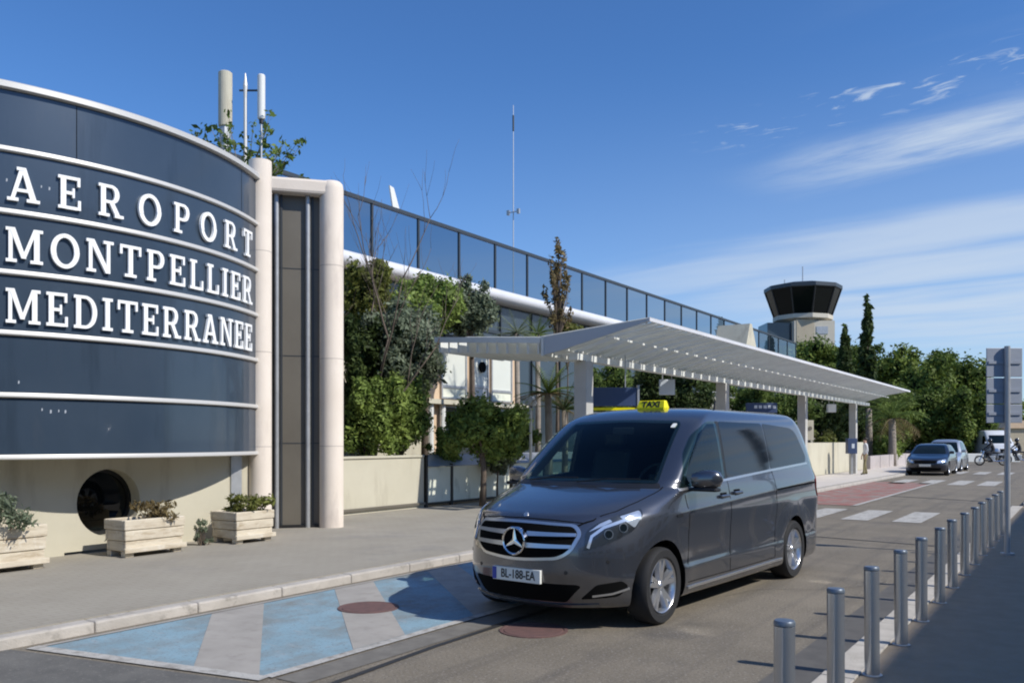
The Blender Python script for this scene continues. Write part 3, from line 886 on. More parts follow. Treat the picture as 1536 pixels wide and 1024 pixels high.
pv.links.new(pb_.inputs['Base Color'].links[0].from_socket, mm_.inputs['A']); pv.links.new(bk.outputs['Color'], mm_.inputs['B']); pv.links.new(mm_.outputs['Result'], pb_.inputs['Base Color'])
M['pave_light'] = mat('light_pavement', (.52, .47, .42), .9, var=(.60, .55, .50), scale=1.5, world=True)
M['kerb'] = mat('kerb_stone', (.38, .35, .31), .85, var=(.50, .46, .41), scale=3.0, bump=.3, bscale=60, world=True)
mixnoise(M['kerb'], (.24, .22, .19), 5, .55, .7)
M['white_paint'] = mat('road_paint_white', (.46, .445, .41), .8, world=True)
mixnoise(M['white_paint'], (.22, .205, .18), 7, .48, .66)
mixnoise(M['white_paint'], (.30, .28, .26), 45, .56, .70, detail=3)
M['blue_paint'] = mat('road_paint_blue', (.20, .30, .35), .8, var=(.24, .375, .45), scale=2, world=True)
mixnoise(M['blue_paint'], (.20, .22, .215), 2.2, .44, .66, stretch=(1, .6, 1))
mixnoise(M['blue_paint'], (.30, .34, .36), 9, .54, .76, stretch=(.5, 1, 1))
mixnoise(M['blue_paint'], (.16, .165, .16), 40, .56, .72, detail=3)
M['bay_white'] = mat('bay_paint_white', (.38, .355, .32), .85, var=(.31, .29, .26), scale=3, world=True)
mixnoise(M['bay_white'], (.28, .26, .235), 6, .55, .74)
M['red_paint'] = mat('road_paint_red', (.32, .13, .11), .85, var=(.26, .12, .10), scale=2, world=True)
mixnoise(M['red_paint'], (.26, .22, .19), 2.5, .46, .62)
M['iron_red'] = mat('rusty_iron_cover', (.16, .085, .075), .8, var=(.11, .065, .06), scale=14, world=True)
M['concrete'] = mat('pinkish_concrete', (.72, .63, .53), .8, var=(.78, .69, .59), scale=1.6, bump=.12, bscale=40)
mixnoise(M['concrete'], (.52, .45, .39), 2, .56, .78, stretch=(1, 1, .3))
M['cream'] = mat('cream_render', (.50, .465, .36), .85, var=(.55, .515, .405), scale=1.2, bump=.12, bscale=70)
mixnoise(M['cream'], (.36, .32, .24), 2.2, .52, .78, stretch=(1, 1, .18))
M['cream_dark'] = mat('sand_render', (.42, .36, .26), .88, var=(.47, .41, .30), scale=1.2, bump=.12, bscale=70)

def sheet(name, x0, x1, y0, y1, z, m, label=None, poly=None):
    mb = MB()
    pts = poly or [(x0, y0), (x1, y0), (x1, y1), (x0, y1)]
    mb.face([(x, y, z) for x, y in pts])
    o = mb.build(name, m); o['kind'] = 'structure'
    if o.data.polygons[0].normal.z < 0: o.data.flip_normals()
    return o
sheet('ground', -1500, 1500, -400, 3000, -.03, M['ground'])
sheet('road', -9.6, -1.3, -30, 66, 0.0, M['asphalt'])
sheet('cross_road', -60, 60, 66, 90, -.002, M['asphalt'])
def slab(name, x0, x1, y0, y1, z, m, z0=-.05):
    o = MB().box(x0, x1, y0, y1, z0, z).build(name, m); o['kind'] = 'structure'; return o
PZ = .10
slab('pavement', -12.6, -7.02, -20, 62, PZ, M['pave'])
slab('right_pavement', -1.27, 30, -30, 24, .012, M['asphalt_dark'])
slab('far_right_pavement', -1.27, 14, 24.01, 64, .09, M['pave_light'])
sheet('planting_bed', -19.9, -12.61, 12.4, 75, .06, M['ground'])
# kerb stones
kb = MB(); y = -8.0; rnd = random.Random(4)
while y < 62:
    L_ = 1.0
    kb.box(-7.02, -6.86, y + .003, y + L_ - .003, -.05, PZ - .006 + rnd.uniform(-.002, .002)); y += L_
o = kb.build('kerb', M['kerb'], bevel=.018); o['kind'] = 'structure'
kb = MB(); y = -6.0
while y < 24:
    kb.box(-1.50, -1.28, y + .005, y + 1 - .005, -.05, .018 + rnd.uniform(-.002, .002)); y += 1.0
o = kb.build('edging_stones', mat('pale_edging', (.42, .385, .33), .9, var=(.52, .48, .42), scale=6, bump=.3, bscale=50, world=True), bevel=.006); o['kind'] = 'structure'
sheet('gutter', -1.80, -1.505, -10, 24, .004, mat('dark_gutter', (.085, .08, .073), .8, var=(.12, .112, .10), scale=4, world=True))
# old asphalt patch and seams
sheet('road_patch', 0, 0, 0, 0, .003, M['asphalt_old'], poly=[(-6.85, -6), (-3.9, -6), (-4.2, 3.6), (-4.6, 3.74), (-6.6, 3.36), (-6.85, 3.3)])
def seam(name, pts, w_, z=.006, m=None):
    mb = MB(); P = strip_poly(pts, w_); n = len(P) // 2
    for i in range(n - 1): mb.face([(*P[i], z), (*P[i + 1], z), (*P[2 * n - 2 - i], z), (*P[2 * n - 1 - i], z)])
    o = mb.build(name, m or M['tar']); o['kind'] = 'structure'
    for p in o.data.polygons:
        if p.normal.z < 0: o.data.flip_normals(); break
    return o
seam('tar_seam', [(-3.92, 2.2), (-4.02, 3.2), (-4.12, 4.1), (-4.2, 5.2), (-4.22, 6.5), (-4.28, 8), (-4.25, 10.5), (-4.33, 14)], .055)
seam('tar_seam', [(-6.8, 15.1), (-5.2, 15.0), (-3.6, 14.6), (-2.4, 14.4), (-1.82, 14.3)], .05)
rc = random.Random(12)
for (x0, y0, a, n_) in ((-3.1, 8.5, 1.2, 18), (-2.4, 11.5, 2.9, 14), (-3.4, 17.0, 1.4, 16)):
    P_ = [(x0, y0)]
    for _ in range(n_):
        a += rc.uniform(-.45, .45) - (.0 if _ % 2 else .0); P_.append((min(-1.9, max(-6.5, P_[-1][0] + .16 * math.cos(a))), P_[-1][1] + .16 * math.sin(a)))
    seam('crack', P_, .006, .005)
seam('tar_seam', [(-4.8, 26.5), (-3.2, 25.9), (-1.9, 25.2)], .09)
sheet('gutter_strip', -4.52, -4.26, 3.9, 14, .005, mat('bay_side_asphalt', (.135, .125, .11), .9, var=(.19, .178, .155), scale=6, world=True))
# painted blue bay with white diagonal bars
bx0, bx1, by0, by1 = -6.70, -4.62, 3.50, 15.2
yn = lambda x: 3.46 + (x + 6.6) * .19
sheet('painted_bay', 0, 0, 0, 0, .004, M['blue_paint'], poly=[(bx0, yn(bx0)), (bx1, yn(bx1)), (bx1, by1), (bx0, by1)])
def bay_bar(yk0, yk1):
    """diagonal bar whose edges start at the kerb at yk0 / yk1 and run down at 0.87 towards the road side"""
    s = .87; P = [(bx0 + .01, yk0), (bx0 + .01, yk1)]
    def line(yk, x): return yk - s * (x - bx0)
    P.append((bx1 - .03, line(yk1, bx1)) if line(yk1, bx1) > yn(bx1) else None)
    if P[-1] is None: P.pop()
    xa = (yk0 + s * bx0 - 3.46 - 6.6 * .19) / (s + .19)
    if line(yk0, bx1) < yn(bx1): P += [(bx1 - .03, yn(bx1) + .03), (xa, yn(xa) + .03)]
    else: P.append((bx1 - .03, line(yk0, bx1)))
    return sheet('painted_bar', 0, 0, 0, 0, .0065, M['bay_white'], poly=P)
for k in range(6): bay_bar(5.02 + k * 1.55, 5.62 + k * 1.55)
seam('painted_line', [(bx0 - .05, yn(bx0 - .05)), (bx1 + .05, yn(bx1 + .05))], .11, .009, M['white_paint'])
seam('painted_line', [(bx1 + .03, yn(bx1) + .05), (bx1 + .03, by1)], .09, .0095, M['white_paint'])
seam('painted_line', [(bx0 - .02, yn(bx0) + .05), (bx0 - .02, by1)], .05, .0095, M['bay_white'])
for (x, y, r, z) in ((-5.69, 6.03, .29, .012), (-3.87, 6.10, .29, .008)):
    mb = MB(); mb.lathe([(.002, z), (r * .86, z), (r * .88, z - .006), (r * .9, z), (r, z), (r, z - .03)], 'z', 32, Matrix.Translation((x, y, 0)))
    o = mb.build('manhole_cover', M['iron_red']); tag(o, 'round rust red iron cover set in the blue painted bay' if x < -5 else 'round rust red iron cover in the grey asphalt beside the van front', 'manhole cover')
# crossings
for k, x in enumerate((-6.25, -5.30, -4.85 + .0, -3.88, -2.92)):
    if k == 1: continue
    sheet('crossing_bar', x - .26, x + .26, 18.1, 20.85, .008, M['white_paint'])
for x in (-5.9, -4.9, -3.9, -2.95):
    sheet('crossing_bar', x - .28, x + .28, 34.2, 38.0, .008, M['white_paint'])
for x in (-5.2, -4.2, -3.2):
    sheet('crossing_bar', x - .28, x + .28, 45.5, 49.0, .008, M['white_paint'])
# red bus stop area
sheet('red_painted_area', -6.80, -4.72, 22.0, 35.2, .008, M['red_paint'])
seam('painted_line', [(-4.70, 22), (-4.70, 35.2)], .12, .014, M['white_paint'])
for k in range(6):
    y = 22.6 + k * 2.2
    seam('painted_line', [(-6.7, y + 1.2), (-5.8, y), (-4.85, y + 1.2)], .12, .0135, M['bay_white'])
sheet('light_paving', -9.4, -7.05, 20.0, 60, PZ + .004, M['pave_light'])
# ================================================================ the curved sign building
M['panel'] = mat('slate_blue_cladding', (.040, .062, .092), .28, 0.25, var=(.050, .073, .104), scale=.9, coat=.35)
mixnoise(M['panel'], (.075, .09, .11), 1.1, .54, .8, stretch=(1, 1, .35))
mixnoise(M['panel'], (.025, .04, .06), 2.6, .56, .80, stretch=(1, 1, .12))
M['trim'] = mat('pale_metal_trim', (.60, .58, .54), .42, .25)
M['letter'] = mat('white_letter', (.90, .90, .88), .45)
M['bronze'] = mat('bronze_cladding', (.135, .12, .095), .5, .15, var=(.165, .148, .118), scale=.8)
M['galv'] = mat('galvanised_steel', (.46, .47, .48), .42, .45, var=(.38, .39, .40), scale=6)
M['iron_grey'] = mat('dark_grey_channel', (.05, .055, .06), .5, .3)
M['roofing'] = mat('grey_roofing', (.22, .22, .21), .9)
DC = Vector((-14.75, 6.63)); DR = 4.52
A0, A1 = rad(-58), rad(31.8)
def cyl(a, z, r=DR): return (DC.x + r * math.cos(a), DC.y + r * math.sin(a), z)
sb = thing('sign_building', 'low cream airport building with a curved slate blue fascia carrying three rows of white letters', 'building', (-13, 6, 0))
def off(mb_name, mb, m, parent=None, **k):
    o = mb.build(mb_name, m, parent or sb, **k)
    if (parent or sb) is sb: o.matrix_parent_inverse = Matrix.Translation((13, -6, 0))
    return o
zs = [5.75, 5.01, 4.28, 3.57, 2.86, 2.13, 1.40]
nseg = 48
for i in range(6):
    mb = MB()
    for (r0, z0, z1) in ((DR, zs[i + 1] + .035, zs[i] - .045),):
        rows = []
        for (r, z) in ((DR - .10, z1), (DR, z1), (DR, z0), (DR - .10, z0)):
            rows.append([cyl(A0 + (A1 - A0) * k / nseg, z, r) for k in range(nseg + 1)])
        mb.quadgrid(rows)
    o = off('fascia_panel', mb, M['panel']); autosmooth(o, 30)
mb = MB()
for z in zs[1:]:
    rows = []
    for (r, dz) in ((DR - .1, .030), (DR + .035, .030), (DR + .045, .012), (DR + .045, -.020), (DR + .03, -.032), (DR - .1, -.032)):
        rows.append([cyl(A0 + (A1 - A0) * k / nseg, z + dz, r) for k in range(nseg + 1)])
    mb.quadgrid(rows)
    for kk in (0, nseg):
        mb.face([rw[kk] for rw in rows])
o = off('trim_strip', mb, M['trim']); autosmooth(o, 40)
mb = MB(); rows = []
for (r, z) in ((DR - .3, 5.80), (DR + .05, 5.80), (DR + .07, 5.785), (DR + .07, 5.72), (DR + .04, 5.71), (DR - .1, 5.71)):
    rows.append([cyl(A0 + (A1 - A0) * k / nseg, z, r) for k in range(nseg + 1)])
mb.quadgrid(rows); o = off('coping', mb, M['trim']); autosmooth(o, 40)
mb = MB(); rows = []
for (r, z) in ((DR - .13, 5.72), (DR - .13, 1.37)):
    rows.append([cyl(A0 + (A1 - A0) * k / nseg, z, r) for k in range(nseg + 1)])
mb.quadgrid(rows); off('backing', mb, M['black'])
# seams on the panels
mb = MB()
d = ray(115)
def hitang(px):
    """angle on the curved fascia seen in picture column px"""
    dx, dy = ray(px); a = dx * dx + dy * dy; b = -2 * (dx * DC.x + dy * DC.y); c = DC.x ** 2 + DC.y ** 2 - DR * DR
    t = (-b - math.sqrt(b * b - 4 * a * c)) / (2 * a)
    return math.atan2(dy * t - DC.y, dx * t - DC.x)
for a in (hitang(115), hitang(115) - .55, hitang(115) + .62):
    for i in (0,) if a == hitang(115) else (0,):
        z0, z1 = zs[i + 1] + .04, zs[i] - .05
        mb.face([cyl(a - .001, z0, DR + .002), cyl(a + .001, z0, DR + .002), cyl(a + .001, z1, DR + .002), cyl(a - .001, z1, DR + .002)])
off('panel_joint', mb, M['black'])
rs = random.Random(7)
mb = MB()
for (px, py) in ((28, 573), (63, 614), (76, 617), (88, 616), (98, 617), (10, 270), (62, 280), (74, 283), (150, 326)):
    a = hitang(px); dd = ray(px); t = math.hypot(cyl(a, 0)[0], cyl(a, 0)[1]) / math.hypot(*dd); z = zat(py, t)
    s = rs.uniform(.012, .022)
    mb.prism([(-s * .5, -s * 1.3), (s * .5, -s), (s * .6, s), (-s * .4, s * 1.2)], lambda u, v, d: cyl(a + u / DR, z + v, DR + d), -.002, .003)
off('fixing_mark', mb, mat('faint_marks', (.35, .38, .42), .6))
# lettering
def row_text(text, z0, h, pxa, pxb, wscale):
    a0, a1 = hitang(pxa), hitang(pxb)
    ws = [glyph(c)[1] * h * wscale for c in text]
    gap = ((a1 - a0) * DR - sum(ws)) / (len(text) - 1)
    s = a0 * DR
    for c, wd in zip(text, ws):
        P, gw = glyph(c); mb = MB()
        for i, pl in enumerate(P):
            mb.prism([(u * h * wscale, v * h) for u, v in pl], lambda u, v, d, s=s: cyl((s + u) / DR, z0 + v, DR + d), .010, .046 + .0007 * (i % 9) + .00009 * i)
        o = off('letter', mb, M['letter'])
        s += wd + gap
row_text('AEROPORT', 4.41, .40, 11, 374, .88)
row_text('MONTPELLIER', 3.69, .405, 8, 374, .86)
row_text('MEDITERRANEE', 2.975, .405, 8, 374, .80)
# soffit and roof
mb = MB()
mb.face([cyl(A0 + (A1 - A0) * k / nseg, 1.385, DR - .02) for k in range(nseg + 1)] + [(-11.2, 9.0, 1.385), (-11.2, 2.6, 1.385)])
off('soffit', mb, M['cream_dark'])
mb = MB(); mb.face([cyl(A0 + (A1 - A0) * k / nseg, 5.66, DR - .12) for k in range(nseg + 1)] + [(-20, 9.0, 5.66), (-20, 2.4, 5.66)])
mb.box(-20, -12.75, 9.0, 12.25, .0, 5.64); mb.box(-20, -11.3, -6, 2.7, 0, 5.6)
off('roof', mb, M['roofing'])
# wall with the round window
PHX = -11.05
pyc, pzc = at_X(164, PHX, 753)[1:]; PR = .455
mb = MB(); n = 40
zb, zt = .0, 1.39; hs = .62
sq = []; ci = []
for k in range(n):
    a = 2 * PI * k / n; c_, s_ = math.cos(a), math.sin(a); m_ = hs / max(abs(c_), abs(s_))
    ci.append((pyc + PR * c_, pzc + PR * s_)); sq.append((pyc + m_ * c_, min(max(pzc + m_ * s_, zb), zt)))
for k in range(n):
    mb.face([(PHX, *ci[k]), (PHX, *ci[(k + 1) % n]), (PHX, *sq[(k + 1) % n]), (PHX, *sq[k])])
    mb.face([(PHX, *ci[k]), (PHX, *ci[(k + 1) % n]), (PHX - .28, *ci[(k + 1) % n]), (PHX - .28, *ci[k])])
mb.box(PHX - .2, PHX, -3, pyc - hs, zb, zt); mb.box(PHX - .2, PHX, pyc + hs, 9.02, zb, zt)
if pzc + hs < zt: mb.box(PHX - .2, PHX, pyc - hs, pyc + hs, pzc + hs, zt)
wl = off('wall', mb, M['cream'])
mb = MB(); TM = Matrix.Translation((PHX - .24, pyc, pzc)) @ Matrix.Rotation(rad(90), 4, 'Y')
mb.lathe([(PR - .05, .03), (PR - .002, .03), (PR - .002, -.02), (PR - .05, -.02), (PR - .05, .03)], 'z', 40, TM)
fr = off('porthole_window', mb, M['black_plastic'])
mb = MB(); mb.lathe([(.002, 0), (PR - .04, 0), (PR - .04, -.015), (.002, -.015)], 'z', 40, TM)
o = mb.build('pane', M['glass_dark'], fr)
o.matrix_parent_inverse = Matrix.Identity(4)
# conduit under the overhang
mb = MB()
mb.box(PHX, PHX + .03, 8.62, 8.82, PZ, 1.38)
off('conduit', mb, M['galv'])

# ---- gateway of round concrete columns
gw = thing('concrete_gateway', 'pale pinkish concrete frame of two round columns around tall beige brown panels', 'gateway', (-10.9, 9.8, 0))
def gwp(name, mb, m, **k):
    o = mb.build(name, m, gw, **k); o.matrix_parent_inverse = Matrix.Translation((10.9, -9.8, 0)); return o
cA = (-10.97, 9.14); cB = Vector((-10.87, 10.60)); r2 = .205
cQ = Vector((-11.95, 9.37)); gu = (cQ - cB).normalized(); gn = Vector((-gu.y, gu.x))      # the frame runs back behind the near column
if gn.x < 0: gn = -gn
mb = MB(); mb.tube([(cA[0], cA[1], .05), (cA[0], cA[1], 6.05)], .178, 28)
o = gwp('column', mb, M['concrete']); autosmooth(o, 50)
mb = MB(); mb.tube([(cB.x, cB.y, .05), (cB.x, cB.y, 5.93), (cB.x, cB.y, 6.02), (cB.x, cB.y, 6.06)], [r2, r2, r2 * .93, r2 * .75], 28)
o = gwp('column', mb, M['concrete']); autosmooth(o, 50)
def gf(a, w_, z):
    p = cB + gu * a + gn * w_; return (p.x, p.y, z)
mb = MB(); mb.prism([(.05, 5.80), (1.6, 5.80), (1.6, 6.055), (.05, 6.055)], lambda u, v, d: gf(u, d, v), -.19, .17)
gwp('lintel', mb, M['concrete'], bevel=.05)
mb = MB()
for z in (4.6, 3.0, 1.5):
    for (c, r) in ((cA, .1785), (cB, r2 + .0005)):
        mb.lathe([(r + .001, z - .006), (r + .0015, z), (r + .001, z + .006)], 'z', 28, Matrix.Translation((c[0], c[1], 0)))
gwp('joint', mb, mat('concrete_joint', (.50, .44, .38), .9))
mb = MB(); mb.prism([(.1, .06), (1.6, .06), (1.6, 5.82), (.1, 5.82)], lambda u, v, d: gf(u, d, v), -.16, -.06)
gwp('cladding_panel', mb, M['bronze'])
mb = MB()
for z in (4.55, 3.05, 1.55): mb.prism([(.1, z - .008), (1.6, z - .008), (1.6, z + .008), (.1, z + .008)], lambda u, v, d: gf(u, d, v), -.062, -.055)
gwp('panel_joint', mb, M['iron_grey'])
for a in (.40, .92):
    mb = MB(); mb.tube([gf(a, -.01, PZ), gf(a, -.01, 5.80)], .042, 12); o = gwp('rain_pipe', mb, M['galv']); autosmooth(o, 50)
    mb = MB(); mb.prism([(a - .10, .1), (a - .065, .1), (a - .065, 5.8), (a - .10, 5.8)], lambda u, v, d: gf(u, d, v), -.058, -.03); gwp('channel', mb, M['iron_grey'])
mb = MB(); mb.prism([(.12, PZ - .02), (1.5, PZ - .02), (1.5, PZ + .05), (.12, PZ + .05)], lambda u, v, d: gf(u, d, v), -.057, .0); gwp('sill', mb, M['black_plastic'])

# ================================================================ planters
M['stone_wood'] = mat('weathered_pale_timber', (.54, .47, .36), .85, var=(.66, .59, .46), scale=2.5, stretch=(1, 1, 7), bump=.35, bscale=30)
mixnoise(M['stone_wood'], (.34, .26, .16), 3, .50, .74, stretch=(1, 1, 5))
mixnoise(M['stone_wood'], (.68, .63, .53), 6, .56, .72)
M['soil'] = mat('soil', (.06, .045, .03), .95)
def planter(x0, y0, lx, ly, h, label):
    t = thing('planter', label, 'planter', (x0 - lx / 2, y0 + ly / 2, PZ), 0, 'timber planters before the curved building')
    X0, X1, Y0, Y1 = -lx / 2, lx / 2, -ly / 2, ly / 2
    mb = MB(); n = 3; hh = (h - .07) / n
    for k in range(n):
        z0 = .07 + k * hh; e = .010 * (k % 2) ; g = .006
        ins = .035 * (1 - k / n)
        mb.box(X1 - .05 - ins, X1 - ins + e * .3, Y0 + ins, Y1 - ins, z0 + g, z0 + hh)
        mb.box(X0 + ins, X0 + .05 + ins, Y0 + ins, Y1 - ins, z0 + g, z0 + hh)
        mb.box(X0 + .052 + ins, X1 - .052 - ins, Y0 + ins, Y0 + .05 + ins, z0 + g, z0 + hh)
        mb.box(X0 + .052 + ins, X1 - .052 - ins, Y1 - .05 - ins, Y1 - ins, z0 + g, z0 + hh)
    mb.build('box', M['stone_wood'], t, bevel=.012)
    for (a, b) in ((X0 + .03, Y0 + .04), (X1 - .15, Y0 + .04), (X0 + .03, Y1 - .16), (X1 - .15, Y1 - .16)):
        MB().box(a, a + .10, b, b + .12, 0, .072).build('foot', M['stone_wood'], t, bevel=.008)
    mb = MB(); mb.box(X1 - .035, X1 + .012, Y0 + .0, Y1 - .0, .06, .125); mb.build('skirting', M['stone_wood'], t, bevel=.008)
    MB().box(X0 + .06, X1 - .06, Y0 + .06, Y1 - .06, h - .12, h - .04).build('soil', M['soil'], t)
    return t
planter(-10.14, 4.15, .52, 1.2, .52, 'pale timber planter at the left end, holding a low grey green shrub')
planter(-10.14, 6.30, .50, .90, .48, 'pale timber planter in front of the round window')
planter(-10.14, 8.02, .62, .72, .46, 'short pale timber planter beside the concrete column')

# ================================================================ wall and fence on the left
mb = MB(); mb.box(-12.55, -12.3, 11.2, 14.82, .0, 1.22); w_ = mb.build('retaining_wall', M['cream'], bevel=.01)
tag(w_, 'cream rendered low wall under the overhanging green bushes', 'wall')
MB().box(-12.28, -12.24, 11.2, 14.80, PZ + .07, PZ + .12).build('base_rail', M['bronze'], w_)
MB().box(-12.58, -12.27, 11.2, 14.80, 1.222, 1.27).build('coping', M['cream'], w_, bevel=.01)
M['fence_panel'] = mat('pale_green_panel', (.66, .68, .56), .7, var=(.72, .73, .62), scale=2)
mixnoise(M['fence_panel'], (.40, .42, .34), 3, .55, .75, stretch=(1, 1, .4))
M['iron'] = mat('dark_iron', (.03, .028, .026), .5, .4)
fc = thing('panel_fence', 'dark iron frame fence filled with pale green panels behind the topiary tree', 'fence', (-12.3, 17, 0))
def fcp(n, mb, m, **k):
    o = mb.build(n, m, fc, **k); o.matrix_parent_inverse = Matrix.Translation((12.3, -17, 0)); return o
ys = [at_X(px, -12.3)[1] for px in (639, 677, 727, 765)] + [19.9, 21.6, 23.3, 25.0, 26.7]
for i, y in enumerate(ys):
    fcp('post', MB().box(-12.34, -12.27, y - .035, y + .035, PZ - .02, 1.27 if i == 0 else 1.06), M['iron'])
for y0, y1 in zip(ys[:-1], ys[1:]):
    fcp('panel', MB().box(-12.315, -12.295, y0 + .036, y1 - .036, .20, 1.00), M['fence_panel'])
fcp('rail', MB().box(-12.33, -12.28, ys[0] + .036, ys[-1], .15, .195), M['iron'])
mb = MB(); mb.prism([(-12.36, 1.01), (-12.24, 1.01), (-12.9, 1.26), (-12.98, 1.22)], lambda u, v, d: (u, d, v), ys[0] + .04, ys[-1])
fcp('capping', mb, M['galv'])

# ================================================================ annexe (cream upper storey behind the trees)
M['white_frame'] = mat('white_frame', (.70, .70, .66), .5)
M['blind'] = mat('white_roller_blind', (.62, .64, .58), .7, var=(.66, .68, .62), scale=1)
M['brick'] = mat('sandy_orange_render', (.58, .42, .28), .85, var=(.64, .48, .33), scale=3)
an = thing('annexe', 'cream two storey annexe with white blinds in its upper windows, behind the bushes', 'building', (-17, 19, 0))
def anp(n, mb, m, parent=None, **k):
    o = mb.build(n, m, parent or an, **k)
    if parent is None: o.matrix_parent_inverse = Matrix.Translation((17, -19, 0))
    return o
yA = [at_X(px, -16)[1] for px in (638, 656, 662, 700, 706, 733, 737, 768, 778)]
anp('wall', MB().box(-19.8, -16.02, 13.4, yA[0], 0, 4.55), M['cream'])
anp('pilaster', MB().box(-16.4, -15.95, yA[0] + .003, yA[1], 0, 4.5), M['brick'])
anp('upper_wall', MB().box(-19.8, -16.06, yA[1], yA[8], 2.80, 4.62), M['brick'])
for a, b, zz in ((yA[2], yA[3], 3.22), (yA[4], yA[5], 3.30), (yA[6], yA[7], 3.20)):
    mb = MB()
    for q in ((a, a + .06, 2.85, 4.42), (b - .06, b, 2.85, 4.42), (a + .062, b - .062, 4.36, 4.42), (a + .062, b - .062, zz - .04, zz + .04), (a + .062, b - .062, 2.85, 2.9)):
        mb.box(-16.04, -15.98, *q)
    f = anp('window', mb, M['galv'])
    anp('blind', MB().box(-16.035, -16.01, a + .062, b - .062, zz + .041, 4.358), M['blind'], f)
    anp('lower_pane', MB().box(-16.035, -16.01, a + .062, b - .062, 2.902, zz - .041), M['fence_panel'] if a != yA[4] else M['galv'], f)
anp('slab', MB().box(-16.6, -15.6, 13.6, yA[8], 2.66, 2.795), M['cream'])
anp('slab', MB().box(-16.6, -15.7, yA[1], yA[8] + .3, 4.63, 4.74), M['black_plastic'])
anp('recess', MB().box(-19.8, -16.9, yA[0] + .01, yA[8], 0, 2.65), mat('void_shade', (.03, .035, .04), .3))  # shade of the void under the slab, put into a near-black box
for px in (646, 664): anp('pillar', MB().tube([(-15.8, at_X(px, -15.8)[1], 0), (-15.8, at_X(px, -15.8)[1], 2.655)], .09, 12), M['white_frame'])
anp('round_vent', MB().lathe([(.002, 0), (.17, 0), (.17, .05), (.002, .05)], 'z', 16, Matrix.Translation((-15.975, at_X(722, -16)[1], 3.92)) @ Matrix.Rotation(rad(90), 4, 'Y')), M['black'])

# ================================================================ terminal with the glass balustrade
M['glazing'] = mat('blue_grey_glazing', (.035, .05, .065), .12, 0, spec=.6, var=(.05, .066, .08), scale=.3)
gp_ = bpy.data.materials.new('balustrade_glass'); gp_.use_nodes = True
g = gp_.node_tree; g.nodes.remove(g.nodes['Principled BSDF'])
tr = g.nodes.new('ShaderNodeBsdfTransparent'); tr.inputs[0].default_value = (.42, .48, .53, 1)
gl = g.nodes.new('ShaderNodeBsdfGlossy'); gl.inputs['Roughness'].default_value = .03; gl.inputs[0].default_value = (.75, .85, .9, 1)
lw = g.nodes.new('ShaderNodeLayerWeight'); fr_ = g.nodes.new('ShaderNodeMath'); fr_.operation = 'POWER'; fr_.inputs[1].default_value = 4.5; g.links.new(lw.outputs['Facing'], fr_.inputs[0])
ms = g.nodes.new('ShaderNodeMixShader')
ad = g.nodes.new('ShaderNodeMath'); ad.operation = 'ADD'; ad.inputs[1].default_value = .10; ad.use_clamp = True
g.links.new(fr_.outputs[0], ad.inputs[0]); g.links.new(ad.outputs[0], ms.inputs[0])
g.links.new(tr.outputs[0], ms.inputs[1]); g.links.new(gl.outputs[0], ms.inputs[2])
g.links.new(ms.outputs[0], g.nodes['Material Output'].inputs[0])
M['bal_glass'] = gp_; BG = [gp_]
for k_ in (.84, .92, 1.1):
    c_ = gp_.copy(); c_.name = 'balustrade_glass'; n_ = [q for q in c_.node_tree.nodes if q.type == 'BSDF_TRANSPARENT'][0]; n_.inputs[0].default_value = (.42 * k_, .48 * k_, .53 * k_, 1); BG.append(c_)
M['white_pipe'] = mat('white_rounded_ledge', (.66, .66, .68), .45, var=(.60, .60, .62), scale=1.2)
M['mullion'] = mat('dark_mullion', (.05, .06, .07), .45, .3)
tb = thing('terminal_building', 'long terminal with a blue glass balustrade and white rounded ledge along its roof', 'building', (-24, 40, 0))
def tbp(n, mb, m, parent=None, **k):
    o = mb.build(n, m, parent or tb, **k)
    if parent is None: o.matrix_parent_inverse = Matrix.Translation((24, -40, 0))
    return o
ty0, ty1 = 12.5, 72.0
tbp('wall', MB().box(-48, -20.35, ty0, ty1, 0, 7.2), M['glazing'])
mb = MB()
for y in np.arange(ty0, ty1, 2.42): mb.box(-20.34, -20.26, y - .04, y + .04, .5, 7.15)
for z in (3.4, 6.0): mb.box(-20.345, -20.28, ty0, ty1, z, z + .12)
tbp('facade_frame', mb, M['mullion'])
mb = MB(); rows = []
for k in range(13):
    a = -PI / 2 + PI * 1.0 * k / 12
    rows.append([(-20.05 + .34 * math.cos(a), y, 7.50 + .27 * math.sin(a)) for y in (ty0, 30, 50, ty1)])
mb.quadgrid(rows); mb.box(-48, -20.05, ty0, ty1, 7.23, 7.77)
o = tbp('ledge', mb, M['white_pipe']); autosmooth(o, 40)
ym = [at_X(px, -20)[1] for px in (553, 628, 688, 743, 790)]
y = ym[0]; yl = []
step = 2.415
y = ym[1] - 5 * step
while y < ty1 + .1: yl.append(y); y += step
for i, y in enumerate(yl):
    tbp('mullion', MB().box(-20.06, -19.98, y - .04, y + .04, 7.775, 9.56), M['mullion'])
for a, b in zip(yl[:-1], yl[1:]):
    mb = MB(); mb.face([(-20.02, a + .042, 7.78), (-20.02, b - .042, 7.78), (-20.02, b - .042, 9.555), (-20.02, a + .042, 9.555)]); tbp('glass_panel', mb, rnd.choice(BG))
tbp('handrail', MB().box(-20.09, -19.95, yl[0] - .04, yl[-1] + .04, 9.562, 9.68), M['mullion'])
